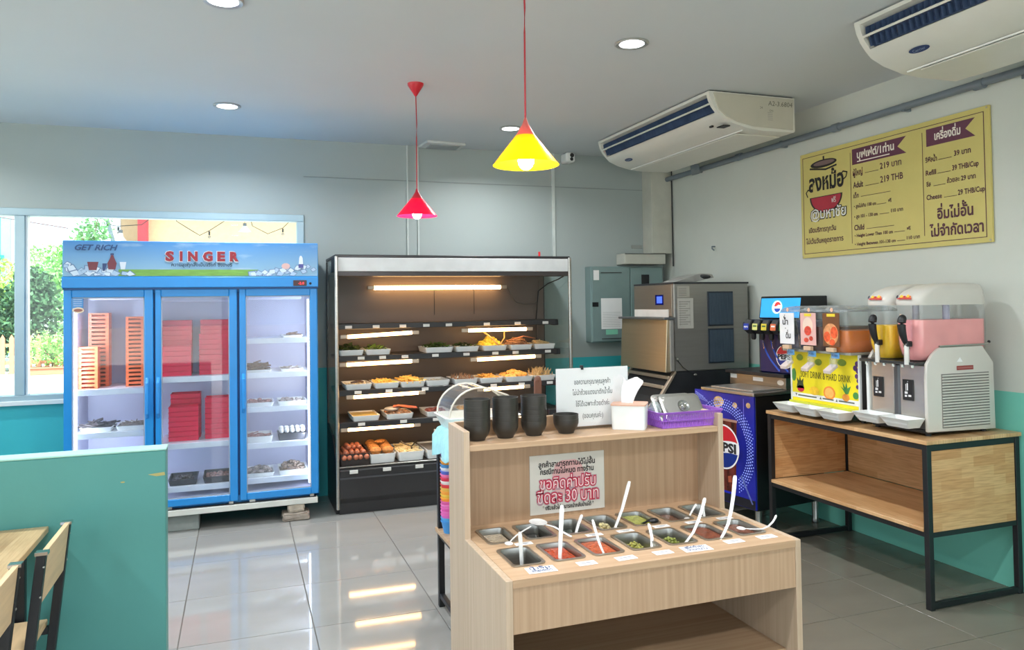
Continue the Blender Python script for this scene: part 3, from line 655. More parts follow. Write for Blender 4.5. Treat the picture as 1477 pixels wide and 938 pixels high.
part(MB().disc(p, -1.0, 1.53, .034, .02, .0068), 'oval_sticker', M('sticker_cream', (216, 200, 178), .5), t)
part(MB().disc(p, -1.0, 1.53, .026, .010, .0075), 'oval_print', M('sticker_brown', (150, 96, 84), .5), t)
# led strips
for x in (-1.028, .474):
    part(MB().box(x-.008, x+.008, FY+.055, FY+.075, .25, 1.59), 'led_strip', emis('led_strip_glow', (206, 226, 255), LED_E*.3), t)
    mb = MB(); [mb.box(x-.0045, x+.0045, FY+.047, FY+.056, .26+.0225*k, .272+.0225*k) for k in range(59)]
    part(mb, 'led_beads', emis('led_bead_glow', (240, 246, 255), LED_E), t, kind='stuff')
    L = bpy.data.lights.new('fridge_led', 'AREA'); L.shape = 'RECTANGLE'; L.size = .02; L.size_y = 1.3; L.energy = 6.5; L.color = (.84, .90, 1)
    lo = bpy.data.objects.new('fridge_led', L); COL.objects.link(lo); lo.location = (x+(.012 if x < 0 else -.012), FY+.10, .92)
    lo.rotation_euler = (math.radians(90), 0, math.radians(-35 if x < 0 else 35))
part(MB().box(-.55, .0, 6.05, 6.2, 1.58, 1.63).box(-1.0, -.60, 6.05, 6.2, 1.6, 1.635).box(.05, .45, 6.05, 6.2, 1.59, 1.63), 'fan_cover', LINER, t, .01)
part(MB().disc(PL((-.44, 5.98, 1.6), (1, 0, 0), (0, -1, 0)), 0, 0, .07, .05, .0).disc(PL((-.14, 5.98, 1.6), (1, 0, 0), (0, -1, 0)), 0, 0, .07, .05, .0), 'fan_grille', M('fan_grey', (140, 142, 155), .4), t)
part(MB().box(FX0, .525, FY, FY+.05, .117, .157).box(FX0, .525, FR-.06, FR-.01, .117, .157).box(FX0, FX0+.04, FY+.05, FR-.06, .117, .157).box(.485, .525, FY+.05, FR-.06, .117, .157), 'base_rail', M('rail_white', (206, 206, 198), .4), t, .003)
part(MB().box(FX0+.02, .515, FY+.02, FR-.02, .157, .164), 'base_gap', BLACK, t)
SHELF = {'left': ((-1.05, -.57), (.99, .70)), 'middle': ((-.53, -.035), (1.052, .59, .293)), 'right': ((-.005, .495), (1.305, 1.058, .812, .553, .305))}
for nm, ((a, b), zs) in SHELF.items():
    for z in zs:
        s = part(MB().box(a, b, 5.80, 6.28, z-.012, z), 'shelf', SHW, t, .002)
        part(MB().box(a, b, 5.79, 5.80, z-.034, z+.004), 'price_rail', M('price_rail_white', (222, 226, 234), .3), s, .001)
# blocks under the fridge
STONE = M('pinkish_stone', (150, 138, 126), .85, var=.25, scale=18, bump=.5, bscale=40)
def rock(cx, cy, z0, wx, wy, wz, seed, mat, label, name='stone', cat='stone'):
    rr = random.Random(seed); mb = MB().box(cx-wx/2, cx+wx/2, cy-wy/2, cy+wy/2, z0, z0+wz)
    bm = bmesh.new(); me = bpy.data.meshes.new('r'); me.from_pydata(mb.v, [], mb.f); bm.from_mesh(me)
    bmesh.ops.bevel(bm, geom=list(bm.edges), offset=min(wz, wy)*.25, segments=2, profile=.6, affect='EDGES')
    bmesh.ops.subdivide_edges(bm, edges=list(bm.edges), cuts=1, use_grid_fill=True)
    m2 = MB(); bm.verts.ensure_lookup_table()
    m2.v = [(v.co.x+rr.uniform(-1, 1)*wx*.03, v.co.y+rr.uniform(-1, 1)*wy*.04, max(z0, min(z0+wz, v.co.z+rr.uniform(-1, 1)*wz*.06))) for v in bm.verts]
    m2.f = [tuple(v.index for v in fc.verts) for fc in bm.faces]; bm.free()
    return single(m2, name, mat, label, cat)
rock(.375, 5.765, 0, .185, .13, .062, 3, STONE, 'wider of two broken stones propping the right end of the fridge base, lower one')
rock(.375, 5.755, .062, .115, .10, .055, 5, M('pale_stone', (176, 164, 148), .85, var=.2, scale=20, bump=.5, bscale=40), 'smaller paler stone on top under the right end of the fridge base')
single(MB().box(-.62, -.27, 5.755, 5.93, 0, .117), 'concrete_block', M('concrete', (138, 142, 138), .9, var=.12, scale=12, bump=.2), 'flat grey concrete block under the left part of the fridge base', 'block', bevel=.006)
single(MB().box(-1.06, -.80, 5.755, 5.93, 0, .117), 'concrete_block', MATS['concrete'], 'grey concrete block under the far left end of the fridge, behind the green partition', 'block', bevel=.006)
# orange slotted crates
OR = M('crate_orange', (238, 112, 62), .4); ORD = M('crate_slot_shadow', (150, 60, 40), .7)
def crate_proto(x, y, z, w_, d, h, mat, label, group, slots):
    t = thing('plastic_basket', label, 'basket', (x, y, z), group=group)
    mb = MB()
    rim = .007
    if slots:
        q = .26
        mb.box(x-w_/2, x+w_/2, y, y+.005, z+h*.62, z+h).box(x-w_/2, x-w_/2+w_*.16, y, y+.005, z, z+h*.62).box(x+w_/2-w_*.16, x+w_/2, y, y+.005, z, z+h*.62).box(x-w_/2+w_*.16, x+w_/2-w_*.16, y, y+.005, z, z+h*.12)
    else:
        mb.box(x-w_/2, x+w_/2, y, y+.005, z, z+h)
    mb.box(x-w_/2, x+w_/2, y+d-.005, y+d, z, z+h).box(x-w_/2, x-w_/2+.005, y+.005, y+d-.005, z, z+h).box(x+w_/2-.005, x+w_/2, y+.005, y+d-.005, z, z+h).box(x-w_/2+.005, x+w_/2-.005, y+.005, y+d-.005, z, z+.004)
    part(mb, 'body', mat, t)
    if not slots: part(MB().box(x-w_/2-.003, x+w_/2+.003, y-.004, y, z+h*.72, z+h*.93), 'rim', mat, t, .001)
    return t
def stack(x, y, z0, n, pitch, w_, d, mat, what, group, slots):
    p0 = None
    for k in range(n-1, -1, -1):
        lab = '%s, %s' % (what, ordn(n-1-k, n) if n > 1 else 'single')
        z = z0+k*pitch
        if p0 is None: p0 = crate_proto(x, y, z, w_, d, pitch*.94, mat, lab, group, slots)
        else: dup(p0, (x, y, z), lab)
stack(-.977, 5.90, .991, 10, .0288, .118, .10, OR, 'orange basket in the short front-left fridge stack', 'short stack of orange baskets', True)
stack(-.937, 6.06, .991, 18, .0288, .128, .13, OR, 'orange basket in the tall left fridge stack', 'tall left stack of orange baskets', True)
stack(-.695, 5.96, .991, 17, .0288, .115, .14, OR, 'orange basket in the tall stack beside the middle door', 'tall right stack of orange baskets', True)
RD = M('tray_crimson', (232, 30, 72), .35)
stack(-.425, 5.92, 1.053, 6, .036, .195, .12, RD, 'red basket, upper shelf, left front stack', 'upper left front stack of red baskets', False)
stack(-.430, 6.06, 1.053, 11, .036, .20, .14, RD, 'red basket, upper shelf, left rear stack', 'upper left rear stack of red baskets', False)
stack(-.172, 5.94, 1.053, 8, .037, .205, .12, RD, 'red basket, upper shelf, right front stack', 'upper right front stack of red baskets', False)
stack(-.172, 6.07, 1.053, 11, .036, .20, .14, RD, 'red basket, upper shelf, right rear stack', 'upper right rear stack of red baskets', False)
stack(-.378, 5.92, .591, 7, .035, .195, .12, RD, 'red basket, lower shelf, left front stack', 'lower left front stack of red baskets', False)
stack(-.372, 6.05, .591, 9, .036, .20, .14, RD, 'red basket, lower shelf, left rear stack', 'lower left rear stack of red baskets', False)
stack(-.142, 5.94, .591, 8, .037, .19, .16, RD, 'red basket, lower shelf, right stack', 'lower right stack of red baskets', False)
# food trays in the fridge
FISH = M('dark_fish', (84, 76, 78), .35, var=.3, scale=40); MEAT = M('meat_slices', (158, 120, 112), .4, var=.35, scale=60); GREY = M('grey_squid', (140, 128, 122), .4, var=.3, scale=60); BAN = M('brown_skewer', (92, 62, 50), .5, var=.4, scale=50)
BLKP = M('black_plastic', (44, 44, 50), .35)
WT = M('ball_white', (206, 206, 206), .4)
def ftray(x0, x1, z, h, fl, fm, tl, shape='chunk', n=30, s=.02, hh=.035, mat=WHITE):
    tray(x0, x1, 5.83, 6.10, z, h, tl, mat)
    food(chunks(x0+.015, x1-.015, 5.85, 6.08, z+h*.45, hh, n, s, shape), fm, fl)
ftray(-1.02, -.82, .701, .032, 'dark whole small fish heaped in the fridge left door, left tray', FISH, 'white tray of dark fish behind the fridge left door', 'stick', 36, .035, .05)
ftray(-.80, -.60, .701, .032, 'grey seafood pieces in the fridge left door, right tray', GREY, 'white tray of grey seafood near the fridge left door handle', 'stick', 30, .025, .04)
ftray(-.475, -.285, .294, .04, 'dark meat pieces in the left black tray at the bottom of the fridge', FISH, 'black tray on the bottom shelf of the fridge middle door, left one', 'chunk', 26, .018, .025, BLKP)
ftray(-.25, -.06, .294, .045, 'reddish meat pieces in the right black tray at the bottom of the fridge', MEAT, 'black tray on the bottom shelf of the fridge middle door, right one', 'chunk', 26, .018, .02, BLKP)
ftray(.29, .44, 1.306, .018, 'few brown skewers on the top shelf of the fridge right door', BAN, 'thin white tray on the top shelf of the fridge right door', 'stick', 10, .03, .02)
ftray(.02, .22, 1.059, .02, 'pile of dark brown skewers on the second shelf of the fridge right door', BAN, 'white tray under dark skewers in the fridge right door', 'stick', 60, .035, .06)
ftray(.28, .44, 1.059, .02, 'few grey pieces on the second shelf of the fridge right door', GREY, 'thin white tray right of the dark skewers in the fridge right door', 'stick', 10, .03, .02)
ftray(.02, .235, .813, .03, 'pale meat in the left tray on the middle shelf of the fridge right door', MEAT, 'white tray at left on the middle shelf of the fridge right door', 'chunk', 20, .02, .02)
ftray(.26, .465, .813, .03, 'pale grey meat in the right tray on the middle shelf of the fridge right door', GREY, 'white tray at right on the middle shelf of the fridge right door', 'chunk', 20, .02, .02)
ftray(.02, .225, .554, .045, 'brown and pink meat on the fourth shelf of the fridge right door', MEAT, 'deeper white tray on the fourth shelf of the fridge right door', 'stick', 30, .022, .025)
tray(.26, .465, 5.85, 6.05, .554, .05, 'black tray of wrapped pale balls on the fourth shelf of the fridge right door', BLKP)
for k in range(10):
    single(MB().ball((.285+.038*(k % 5), 5.875+.05*(k//5), .624+.012*(k//5)), .018, seg=10, rings=6), 'meat_ball', WT, 'pale wrapped ball in the black fridge tray, %s row, %s from left' % (('front', 'back')[k//5], ('1st', '2nd', '3rd', '4th', '5th')[k % 5]), 'food', 'pale balls in the black fridge tray', smooth=True)
ftray(.03, .235, .306, .03, 'grey-brown meat on the bottom shelf of the fridge right door, left tray', GREY, 'white tray at left on the bottom shelf of the fridge right door', 'chunk', 34, .02, .045)
ftray(.26, .465, .306, .035, 'dark brown meat on the bottom shelf of the fridge right door, right tray', M('brown_meat', (110, 92, 78), .4, var=.35, scale=50), 'white tray at right on the bottom shelf of the fridge right door', 'chunk', 44, .02, .06)

# ============================================================ open food chiller
CB = M('chiller_black', (40, 39, 41), .38, var=.05); CBK = M('chiller_back_brown', (104, 92, 84), .45, .1, var=.05, scale=3)
CS = M('chiller_shelf', (58, 52, 48), .45, .1, var=.06)
C0, C1, CY, CR_ = .662, 2.560, 5.745, 6.33
t = thing('food_display_chiller', 'long black open-front food chiller with lit shelves of white trays', 'chiller', ((C0+C1)/2, 6.05, 0))
part(MB().prism([(CY, .0), (CR_, .0), (CR_, .34), (CY-.02, .34), (CY-.03, .32), (CY-.03, .12), (CY, .08)], 'x', C0+.02, C1-.02), 'base_cabinet', CB, t, .004)
part(MB().box(C0+.02, C1-.02, CY-.036, CY-.03, .26, .272), 'base_groove', M('groove_grey', (70, 70, 74), .4), t)
part(MB().box(C0+.02, C1-.02, CY-.03, CR_-.03, .34, .352), 'deck', CS, t, .003)
part(MB().box(C0+.02, C1-.02, CY-.042, CY-.030, .345, .354), 'deck_trim', STEEL, t, .002)
part(MB().box(C0+.01, 2.545, 6.29, CR_, .34, 1.80), 'back_panel', CBK, t, .003)
part(MB().box(C0+.0, C1, CY-.01, CR_, 1.892, 1.915), 'roof', CB, t, .004)
part(MB().box(C0+.02, C1-.005, CY-.012, CY+.02, 1.79, 1.893), 'canopy_fascia', M('fascia_white', (196, 198, 198), .4), t, .003)
part(MB().box(C0+.02, C1-.01, CY-.005, CY+.14, 1.755, 1.79).box(C0+.02, C1-.02, CY+.14, CR_-.04, 1.78, 1.79), 'canopy_lip', M('lip_brown', (66, 60, 60), .4), t, .003)
SIDEG = glass('chiller_side_glass', (240, 247, 246), .12, .02, .02)
for s, x in ((0, C0), (1, C1)):
    xi = x if s == 0 else x-.02
    sp_ = part(MB().prism([(CY+.02, .0), (CR_, .0), (CR_, .60), (5.98, .55), (5.80, .40), (CY-.015, .36), (CY-.02, .1)], 'x', xi, xi+.018), 'side_base', CB, t, .003)
    part(MB().box(xi+.006, xi+.012, CY+.01, CR_-.05, .40 if s else .40, 1.89), 'side_glass', SIDEG, t)
    part(MB().box(xi, xi+.018, CR_-.03, CR_, .5, 1.89), 'rear_post', CB, t, .002)
    part(MB().box(xi-.002, xi+.022, CY-.035, CY-.008, .04, 1.905), 'front_post', STEEL, t, .006)
    part(MB().box(xi, xi+.018, CY, 5.95, 1.79, 1.9), 'side_cap', DARK, t, .003)
tiers = [(1.394, 5.93, 6.29, 1.371), (1.150, 5.90, 6.29, 1.133), (.896, 5.83, 6.29, .880), (.663, 5.78, 6.29, .648)]
TAGS = [[.785, .996, 1.205, 1.393, 1.577, 1.895, 2.163, 2.41], [.874, 1.038, 1.213, 1.456, 1.711, 1.955, 2.13, 2.416], [.838, 1.073, 1.354, 1.675, 1.914, 2.153, 2.40], [.855, 1.172, 1.427]]
TAGM = M('tag_white', (214, 212, 206), .5)
for k, (z, yf, yb, zt) in enumerate(tiers):
    s = part(MB().box(C0+.03, 2.50, yf, yb, z-.014, z), 'shelf', CS, t, .003)
    part(MB().box(C0+.03, 2.50, yf-.006, yf+.002, z-.04, z+.002), 'tag_rail', CB, s, .002)
    part(MB().prism([(yf-.01, z-.045), (yf+.05, z-.05), (6.27, z-.03), (6.27, z), (yf, z+.003)], 'x', 2.50, 2.53), 'shelf_bracket', BLACK, s, .004)
    part(MB().prism([(yf-.01, z-.045), (yf+.05, z-.05), (6.27, z-.03), (6.27, z), (yf, z+.003)], 'x', .692, .70), 'shelf_bracket', BLACK, s, .004)
    for q, x in enumerate(TAGS[k]):
        g = part(MB().box(x-.026, x+.026, yf-.010, yf-.006, zt-.011, zt+.011), 'price_tag', TAGM, s, .001)
for x in (.785, 1.03, 1.275, 1.62, 1.86, 2.1, 2.32): part(MB().box(x-.03, x+.03, CY-.045, CY-.034, .300, .326), 'price_tag', TAGM, t, .001)
TUBE = emis('warm_tube_glow', (255, 198, 128), TUBE_E)
ENDC = M('tube_end_cap', (190, 170, 150), .35, .4)
def tubelight(x0, x1, y, z, dz=0.0, r=.014):
    g = part(MB().tube([(x0, y, z-dz), (x1, y, z+dz)], r, 12), 'light_tube', TUBE, t, smooth=True)
    for a, b, zz in ((x0-.055, x0, z-dz), (x1, x1+.055, z+dz)):
        part(MB().box(a, b, y-.016, y+.016, zz-.014, zz+.016), 'end_cap', ENDC, g, .003)
tubelight(1.03, 2.11, 6.2, 1.677, 0, .017)
for (x0, x1, y, z, dz) in ((.775, 1.275, 5.92, 1.307, .010), (1.735, 2.235, 5.92, 1.322, .0), (.765, 1.267, 5.90, 1.090, .004), (1.80, 2.30, 5.90, 1.090, .004),
                         (.805, 1.30, 5.83, .850, .004), (1.83, 2.17, 5.83, .855, .003), (.755, 1.25, 5.79, .613, .002), (1.75, 2.25, 5.79, .613, .002)):
    tubelight(x0, x1, y, z, dz)
part(MB().tube([(2.175, 6.2, 1.677), (2.22, 6.24, 1.62), (2.27, 6.25, 1.55), (2.36, 6.26, 1.525), (2.45, 6.26, 1.535), (2.49, 6.26, 1.60), (2.50, 6.27, 1.73)], .004, 6), 'wire', M('wire_grey', (104, 96, 90), .5), t)
part(MB().tube([(2.53, 5.80, 1.755), (2.50, 5.85, 1.73), (2.47, 6.0, 1.70), (2.46, 6.2, 1.64), (2.46, 6.26, 1.40), (2.46, 6.26, 1.15)], .005, 6), 'wire', BLACK, t)
for x in (1.55, 1.9): part(MB().box(x-.002, x+.002, 6.286, 6.291, 1.45, 1.66), 'panel_seam', DARK, t)
# trays with food. (x0,x1, food label, tray label, material, shape, n, size, heap height)
LEAF = M('dark_greens', (66, 84, 44), .6, var=.4, scale=70); HERB = M('herb_green', (84, 112, 48), .6, var=.4, scale=70)
YEL = M('yellow_food', (236, 206, 70), .5, var=.15, scale=60); NOOD = M('pale_noodle', (214, 184, 132), .5, var=.15, scale=80); DRY = M('dried_brown', (176, 132, 96), .55, var=.3, scale=60)
YN = M('yellow_noodle', (232, 190, 96), .5, var=.15, scale=80); SNK = M('golden_snack', (222, 172, 92), .5, var=.2, scale=60); PALEF = M('pale_food', (206, 196, 172), .5, var=.1, scale=60); RED_M = M('minced_red', (168, 92, 76), .5, var=.3, scale=80)
T2 = [(.712, .903, 'dark green leaves with pink roots in the leftmost second-tier tray', LEAF, 'leaf', 120, .035, .055), (.912, 1.112, 'sparse green herbs in the second-tier tray left of the gap', HERB, 'leaf', 60, .03, .045),
      (1.385, 1.615, 'heap of dark herbs in the first tray right of the gap on the second tier', HERB, 'leaf', 110, .03, .05), (1.635, 1.832, 'sparse dark greens in the tray left of the yellow flowers', LEAF, 'leaf', 70, .03, .04),
      (1.862, 2.072, 'bright yellow flower-like mushrooms with dark stems, standing tall in their tray', YEL, 'chunk', 60, .024, .085), (2.10, 2.297, 'dried pink and brown strips heaped in a chiller tray', DRY, 'stick', 70, .035, .075), (2.312, 2.502, 'pale brown noodles in the rightmost second-tier tray', NOOD, 'stick', 70, .03, .035)]
T3 = [(.748, .950, 'pale beige food with dark tongs in the leftmost third-tier tray', PALEF, 'chunk', 40, .015, .02), (.966, 1.161, 'yellow noodles in the second tray of the third tier', YN, 'stick', 70, .03, .035), (1.170, 1.365, 'loose yellow noodles in the third tray of the third tier', YN, 'stick', 80, .035, .045),
      (1.372, 1.565, 'flat pale grey food in the fourth tray of the third tier', PALEF, 'chunk', 20, .012, .012), (1.600, 1.795, 'brown beans sprouting upward in the fifth tray of the third tier', DRY, 'frond', 70, .022, .03), (1.812, 2.010, 'brown curled snacks in the sixth tray of the third tier', SNK, 'stick', 60, .03, .035),
      (2.03, 2.268, 'wavy golden fried chips heaped in the wide third-tier tray', SNK, 'chunk', 80, .024, .06), (2.278, 2.468, 'tall pale golden sticks at the right end of the third tier', NOOD, 'frond', 90, .03, .04)]
TRL2 = ['leftmost white food tray on the chiller second tier', 'white food tray left of the gap on the second tier', 'white food tray right of the gap on the second tier', 'white tray of dark greens beside the yellow flowers', 'white tray holding the yellow flower heap', 'white tray under the dried pink strips', 'rightmost white tray on the second tier']
TRL3 = ['leftmost white tray on the chiller third tier', 'white tray with yellow noodles, second on the third tier', 'white tray with loose yellow noodles, third on the third tier', 'white tray with flat pale food, fourth on the third tier', 'white tray with sprouting brown beans on the third tier', 'white tray of brown curled snacks on the third tier', 'wide white tray of golden chips on the third tier', 'rightmost white tray on the third tier with tall sticks']
for (row, TL, z, y0) in ((T2, TRL2, 1.152, 5.925), (T3, TRL3, .898, 5.85)):
    for (x0, x1, fl_, fm, shp, n, s_, hh), tl in zip(row, TL):
        tray(x0, x1, y0, y0+.29, z, .042, tl)
        food(chunks(x0+.012, x1-.012, y0+.02, y0+.27, z+.02, hh, n, s_, shp), fm, fl_)
single(MB().tube([(.80, 5.93, .945), (.85, 5.92, .95), (.90, 5.96, .945)], .006, 6).tube([(.80, 5.95, .945), (.86, 5.95, .958), (.90, 5.97, .945)], .006, 6), 'tongs', M('dark_tongs', (70, 52, 46), .4), 'small dark tongs lying in the leftmost third-tier tray', 'tongs')
single(MB().tube([(2.0, 5.95, 1.20), (1.93, 5.97, 1.27), (1.88, 6.0, 1.31)], .007, 6).tube([(2.02, 5.96, 1.20), (2.06, 5.97, 1.25), (2.07, 6.0, 1.30)], .006, 6), 'tongs', M('bamboo_tongs', (190, 160, 96), .5), 'bamboo tongs stuck in the yellow flower heap', 'tongs')
single(MB().tube([(2.12, 5.96, 1.235), (2.22, 5.95, 1.262), (2.33, 5.97, 1.24)], .010, 6, ry=.004), 'tongs', M('brown_tongs', (178, 112, 80), .5), 'brown tongs lying on the dried pink strips', 'tongs')
# fourth tier
tray(.792, 1.000, 5.80, 6.10, .665, .040, 'white tray of smooth yellow custard on the chiller fourth tier')
food(MB().loft([rrect(.896, 5.95, .692, .19, .28, .012), rrect(.896, 5.95, .697, .19, .28, .012)]), M('custard_yellow', (236, 206, 120), .25), 'smooth yellow custard filling the fourth-tier tray', 'custard')
tray(1.048, 1.258, 5.80, 6.10, .665, .040, 'white tray with a bag and tongs on the chiller fourth tier')
food(chunks(1.06, 1.246, 5.82, 6.08, .685, .04, 50, .022, 'chunk'), DRY, 'brown and white fish balls in the fourth-tier tray with tongs')
single(MB().ball((1.10, 5.88, .735), .06, .05, .018, 12, 6), 'plastic_bag', M('grey_bag', (150, 148, 146), .3), 'grey plastic bag lying on the tray in the fourth tier', 'bag', smooth=True)
single(MB().tube([(1.11, 5.86, .752), (1.15, 5.85, .762), (1.22, 5.84, .746), (1.29, 5.83, .738)], [.016, .012, .008, .006], 8, ry=[.01, .008, .005, .004]).tube([(1.12, 5.90, .755), (1.18, 5.87, .758), (1.29, 5.85, .742)], .006, 6), 'tongs', M('orange_tongs', (196, 96, 60), .4), 'orange-handled tongs resting on the fourth-tier tray', 'tongs', smooth=True)
tray(1.360, 1.560, 5.80, 6.10, .665, .040, 'white tray of reddish mince on the chiller fourth tier')
food(chunks(1.375, 1.545, 5.82, 6.08, .685, .025, 60, .015, 'chunk'), RED_M, 'reddish minced food in the fourth-tier tray near the station')
tray(1.62, 1.82, 5.80, 6.10, .665, .040, 'white tray on the fourth tier hidden behind the bowls'); food(chunks(1.635, 1.805, 5.82, 6.08, .685, .025, 40, .018, 'chunk'), SNK, 'golden food in the fourth-tier tray behind the bowls')
# deck: eggs, rolls, noodles
EGG = M('brown_egg', (166, 98, 72), .4, var=.08)
single(tray_mesh(.690, .912, 5.735, 6.10, .354, .085, .005, .01, .006), 'egg_crate', M('black_crate', (48, 40, 38), .5), 'dark brown crate of eggs at the left end of the chiller deck', 'crate', smooth=True)
k = 0
for lv, (nx, ny) in enumerate(((5, 6), (4, 5), (3, 3))):
    for i in range(nx):
        for j in range(ny):
            x = .802+(i-(nx-1)/2)*.041+R.uniform(-.004, .004); y = 5.86+lv*.012+(j-(ny-1)/2)*.048+R.uniform(-.004, .004)
            if y > 6.08: continue
            z = .412+lv*.030; k += 1
            single(MB().ball((x, y, z), .0205, .026, .0205, 10, 7), 'egg', EGG, 'brown egg, %s layer of the dark crate, %s, %s' % (('bottom', 'middle', 'top')[lv], ('front row', 'second row back', 'third row back', 'fourth row back', 'fifth row back', 'rear row')[j], ('far left', 'second from left', 'third from left', 'fourth from left', 'far right')[i]), 'egg', 'brown eggs in the dark crate', smooth=True)
def deep_tray(x0, x1, lab): return tray(x0, x1, 5.74, 6.12, .354, .068, lab, WHITE)
deep_tray(.908, 1.106, 'deep white tray of brown fried rolls on the chiller deck')
FRY = M('fried_crust', (184, 122, 62), .7, var=.3, scale=70, bump=.6, bscale=120)
for i in range(2):
    for j in range(4):
        single(MB().ball((.962+.092*i, 5.80+.083*j, .44+.004*j), .045, .040, .030, 10, 6), 'fried_roll', FRY, 'brown fried roll in the deep tray, %s side, %s' % (('left', 'right')[i], ('front', 'second back', 'third back', 'rearmost')[j]), 'food', 'fried rolls on the deck', smooth=True)
single(MB().ball((1.02, 5.95, .478), .045, .03, .018, 10, 6), 'fried_roll', FRY, 'topmost brown fried roll lying across the others', 'food', 'fried rolls on the deck', smooth=True)
deep_tray(1.124, 1.325, 'deep white tray of pale noodles with dark tongs on the chiller deck')
food(chunks(1.14, 1.31, 5.76, 6.10, .40, .035, 120, .03, 'stick'), M('cream_noodle', (236, 218, 168), .5, var=.06, scale=60), 'pale cream noodles in the deep tray on the deck')
single(MB().tube([(1.165, 5.86, .485), (1.20, 5.83, .462), (1.235, 5.80, .452)], .005, 6).tube([(1.30, 5.88, .478), (1.265, 5.84, .462), (1.238, 5.80, .452)], .005, 6).tube([(1.235, 5.80, .452), (1.232, 5.775, .440)], .007, 6), 'tongs', M('dark_tongs2', (70, 56, 40), .4), 'dark open tongs on the pale noodles on the chiller deck', 'tongs')
deep_tray(1.345, 1.545, 'deep white tray of flat grey food on the deck, half hidden by the station')
food(MB().loft([rrect(1.445, 5.93, .405, .18, .36, .012), rrect(1.445, 5.93, .412, .18, .36, .012)]), M('grey_food', (170, 164, 154), .5, var=.1, scale=40), 'flat grey food in the half hidden deck tray')
# ============================================================ condiment station
def grain(name, c1, c2, axis, fine=70):
    """straight-grained laminate; axis is the direction of the grain"""
    if name in MATS: return MATS[name]
    m = bpy.data.materials.new(name); m.use_nodes = True; n = m.node_tree; b = n.nodes['Principled BSDF']
    t = n.nodes.new('ShaderNodeTexCoord'); mp = n.nodes.new('ShaderNodeMapping')
    mp.inputs['Scale'].default_value = tuple(1.6 if a == axis else fine for a in 'xyz'); n.links.new(t.outputs['Object'], mp.inputs[0])
    nz = n.nodes.new('ShaderNodeTexNoise'); nz.inputs['Scale'].default_value = 1.0; nz.inputs['Detail'].default_value = 6; nz.inputs['Distortion'].default_value = .3; n.links.new(mp.outputs[0], nz.inputs['Vector'])
    r = n.nodes.new('ShaderNodeValToRGB'); r.color_ramp.elements[0].position = .38; r.color_ramp.elements[1].position = .62
    r.color_ramp.elements[0].color = lin(c1); r.color_ramp.elements[1].color = lin(c2)
    n.links.new(nz.outputs['Fac'], r.inputs[0]); n.links.new(r.outputs[0], b.inputs['Base Color']); b.inputs['Roughness'].default_value = .45
    MATS[name] = m
    return m
OAKX = grain('oak_laminate_level', (178, 145, 113), (189, 158, 126), 'x'); OAKZ = grain('oak_laminate_upright', (170, 138, 108), (182, 151, 121), 'z'); OAKS = grain('oak_laminate_side', (180, 156, 130), (191, 168, 144), 'z')
X0, X1, Y0, Y1 = .700, 1.717, 2.045, 2.655
t = thing('condiment_station', 'pale wood self-service station with sunken sauce pans and a raised rear shelf', 'counter', ((X0+X1)/2, 2.35, 0))
side = [(Y0, 0), (Y1, 0), (Y1, 1.110), (2.458, 1.106), (2.458, .75), (Y0, .75)]
part(MB().prism(side, 'x', X0, X0+.021), 'side_panel', OAKS, t, .0012)
part(MB().prism(side, 'x', X1-.021, X1), 'side_panel', OAKS, t, .0012)
def pan_grid():
    for k in range(7): yield .757+.1335*k, 2.371, k, 'back'
    for k in range(7): yield .757+.1335*k, 2.143, k, 'front'
# worktop with rectangular cut-outs: strips between the holes
mb = MB(); xa, xb = X0+.021, X1-.021
holes = [.757+.1335*k for k in range(7)]
mb.box(xa, xb, Y0, 2.150, .728, .75).box(xa, xb, 2.306, 2.378, .728, .75).box(xa, xb, 2.534, 2.60, .728, .75)
for (ya, yb) in ((2.150, 2.306), (2.378, 2.534)):
    e = [xa]+[v for h in holes for v in (h+.007, h+.101)]+[xb]
    for k in range(0, len(e), 2): mb.box(e[k], e[k+1], ya, yb, .728, .75)
part(mb, 'worktop', OAKX, t)
part(MB().box(xa, xb, Y0+.003, Y0+.02, .597, .728), 'apron', OAKZ, t, .001)
part(MB().box(xa, xb, 2.60, 2.618, .0, 1.04), 'back_panel', OAKZ, t, .001)
part(MB().box(xa, xb, 2.462, 2.64, 1.038, 1.058), 'upper_shelf', OAKX, t, .0012)
part(MB().box(xa, xb, 2.64, 2.655, 1.02, 1.112), 'rear_rail', OAKX, t, .001)
part(MB().box(xa, xb, Y0+.06, 2.60, .36, .378), 'lower_shelf', OAKX, t, .001)
part(MB().box(xa, xb, Y0+.08, 2.60, .06, .078).box(xa, xb, Y0+.08, Y0+.1, 0, .06), 'plinth', OAKX, t, .001)
# gastronorm pans
def pan_mesh(x, y, z=.75, w_=.108, d=.170):
    cx, cy = x+w_/2, y+d/2; mb = MB(); r = .016
    L = lambda zz, a, b, rr=r: rrect(cx, cy, zz, a, b, rr, 3)
    return mb.loft([L(z+.001, w_, d), L(z+.004, w_, d), L(z+.004, w_-.004, d-.004), L(z+.0035, w_-.018, d-.018), L(z-.012, w_-.024, d-.024), L(z-.075, w_-.030, d-.030), L(z-.0765, w_-.028, d-.028), L(z-.012, w_-.020, d-.020), L(z+.001, w_-.014, d-.014)], False, False).add(L(z-.075, w_-.030, d-.030), [tuple(range(16))])
BACKP = ['clear broth film', 'dark soy', 'dark green liquid', 'minced pale garlic', 'green lime juice', 'thin brown sauce', 'dark brown liquid']
FRONTP = ['nothing but a white spoon', 'red chilli sauce', 'orange-red chilli sauce', 'chopped green chilli', 'chopped green onion', 'dark red-brown sauce', 'brown paste']
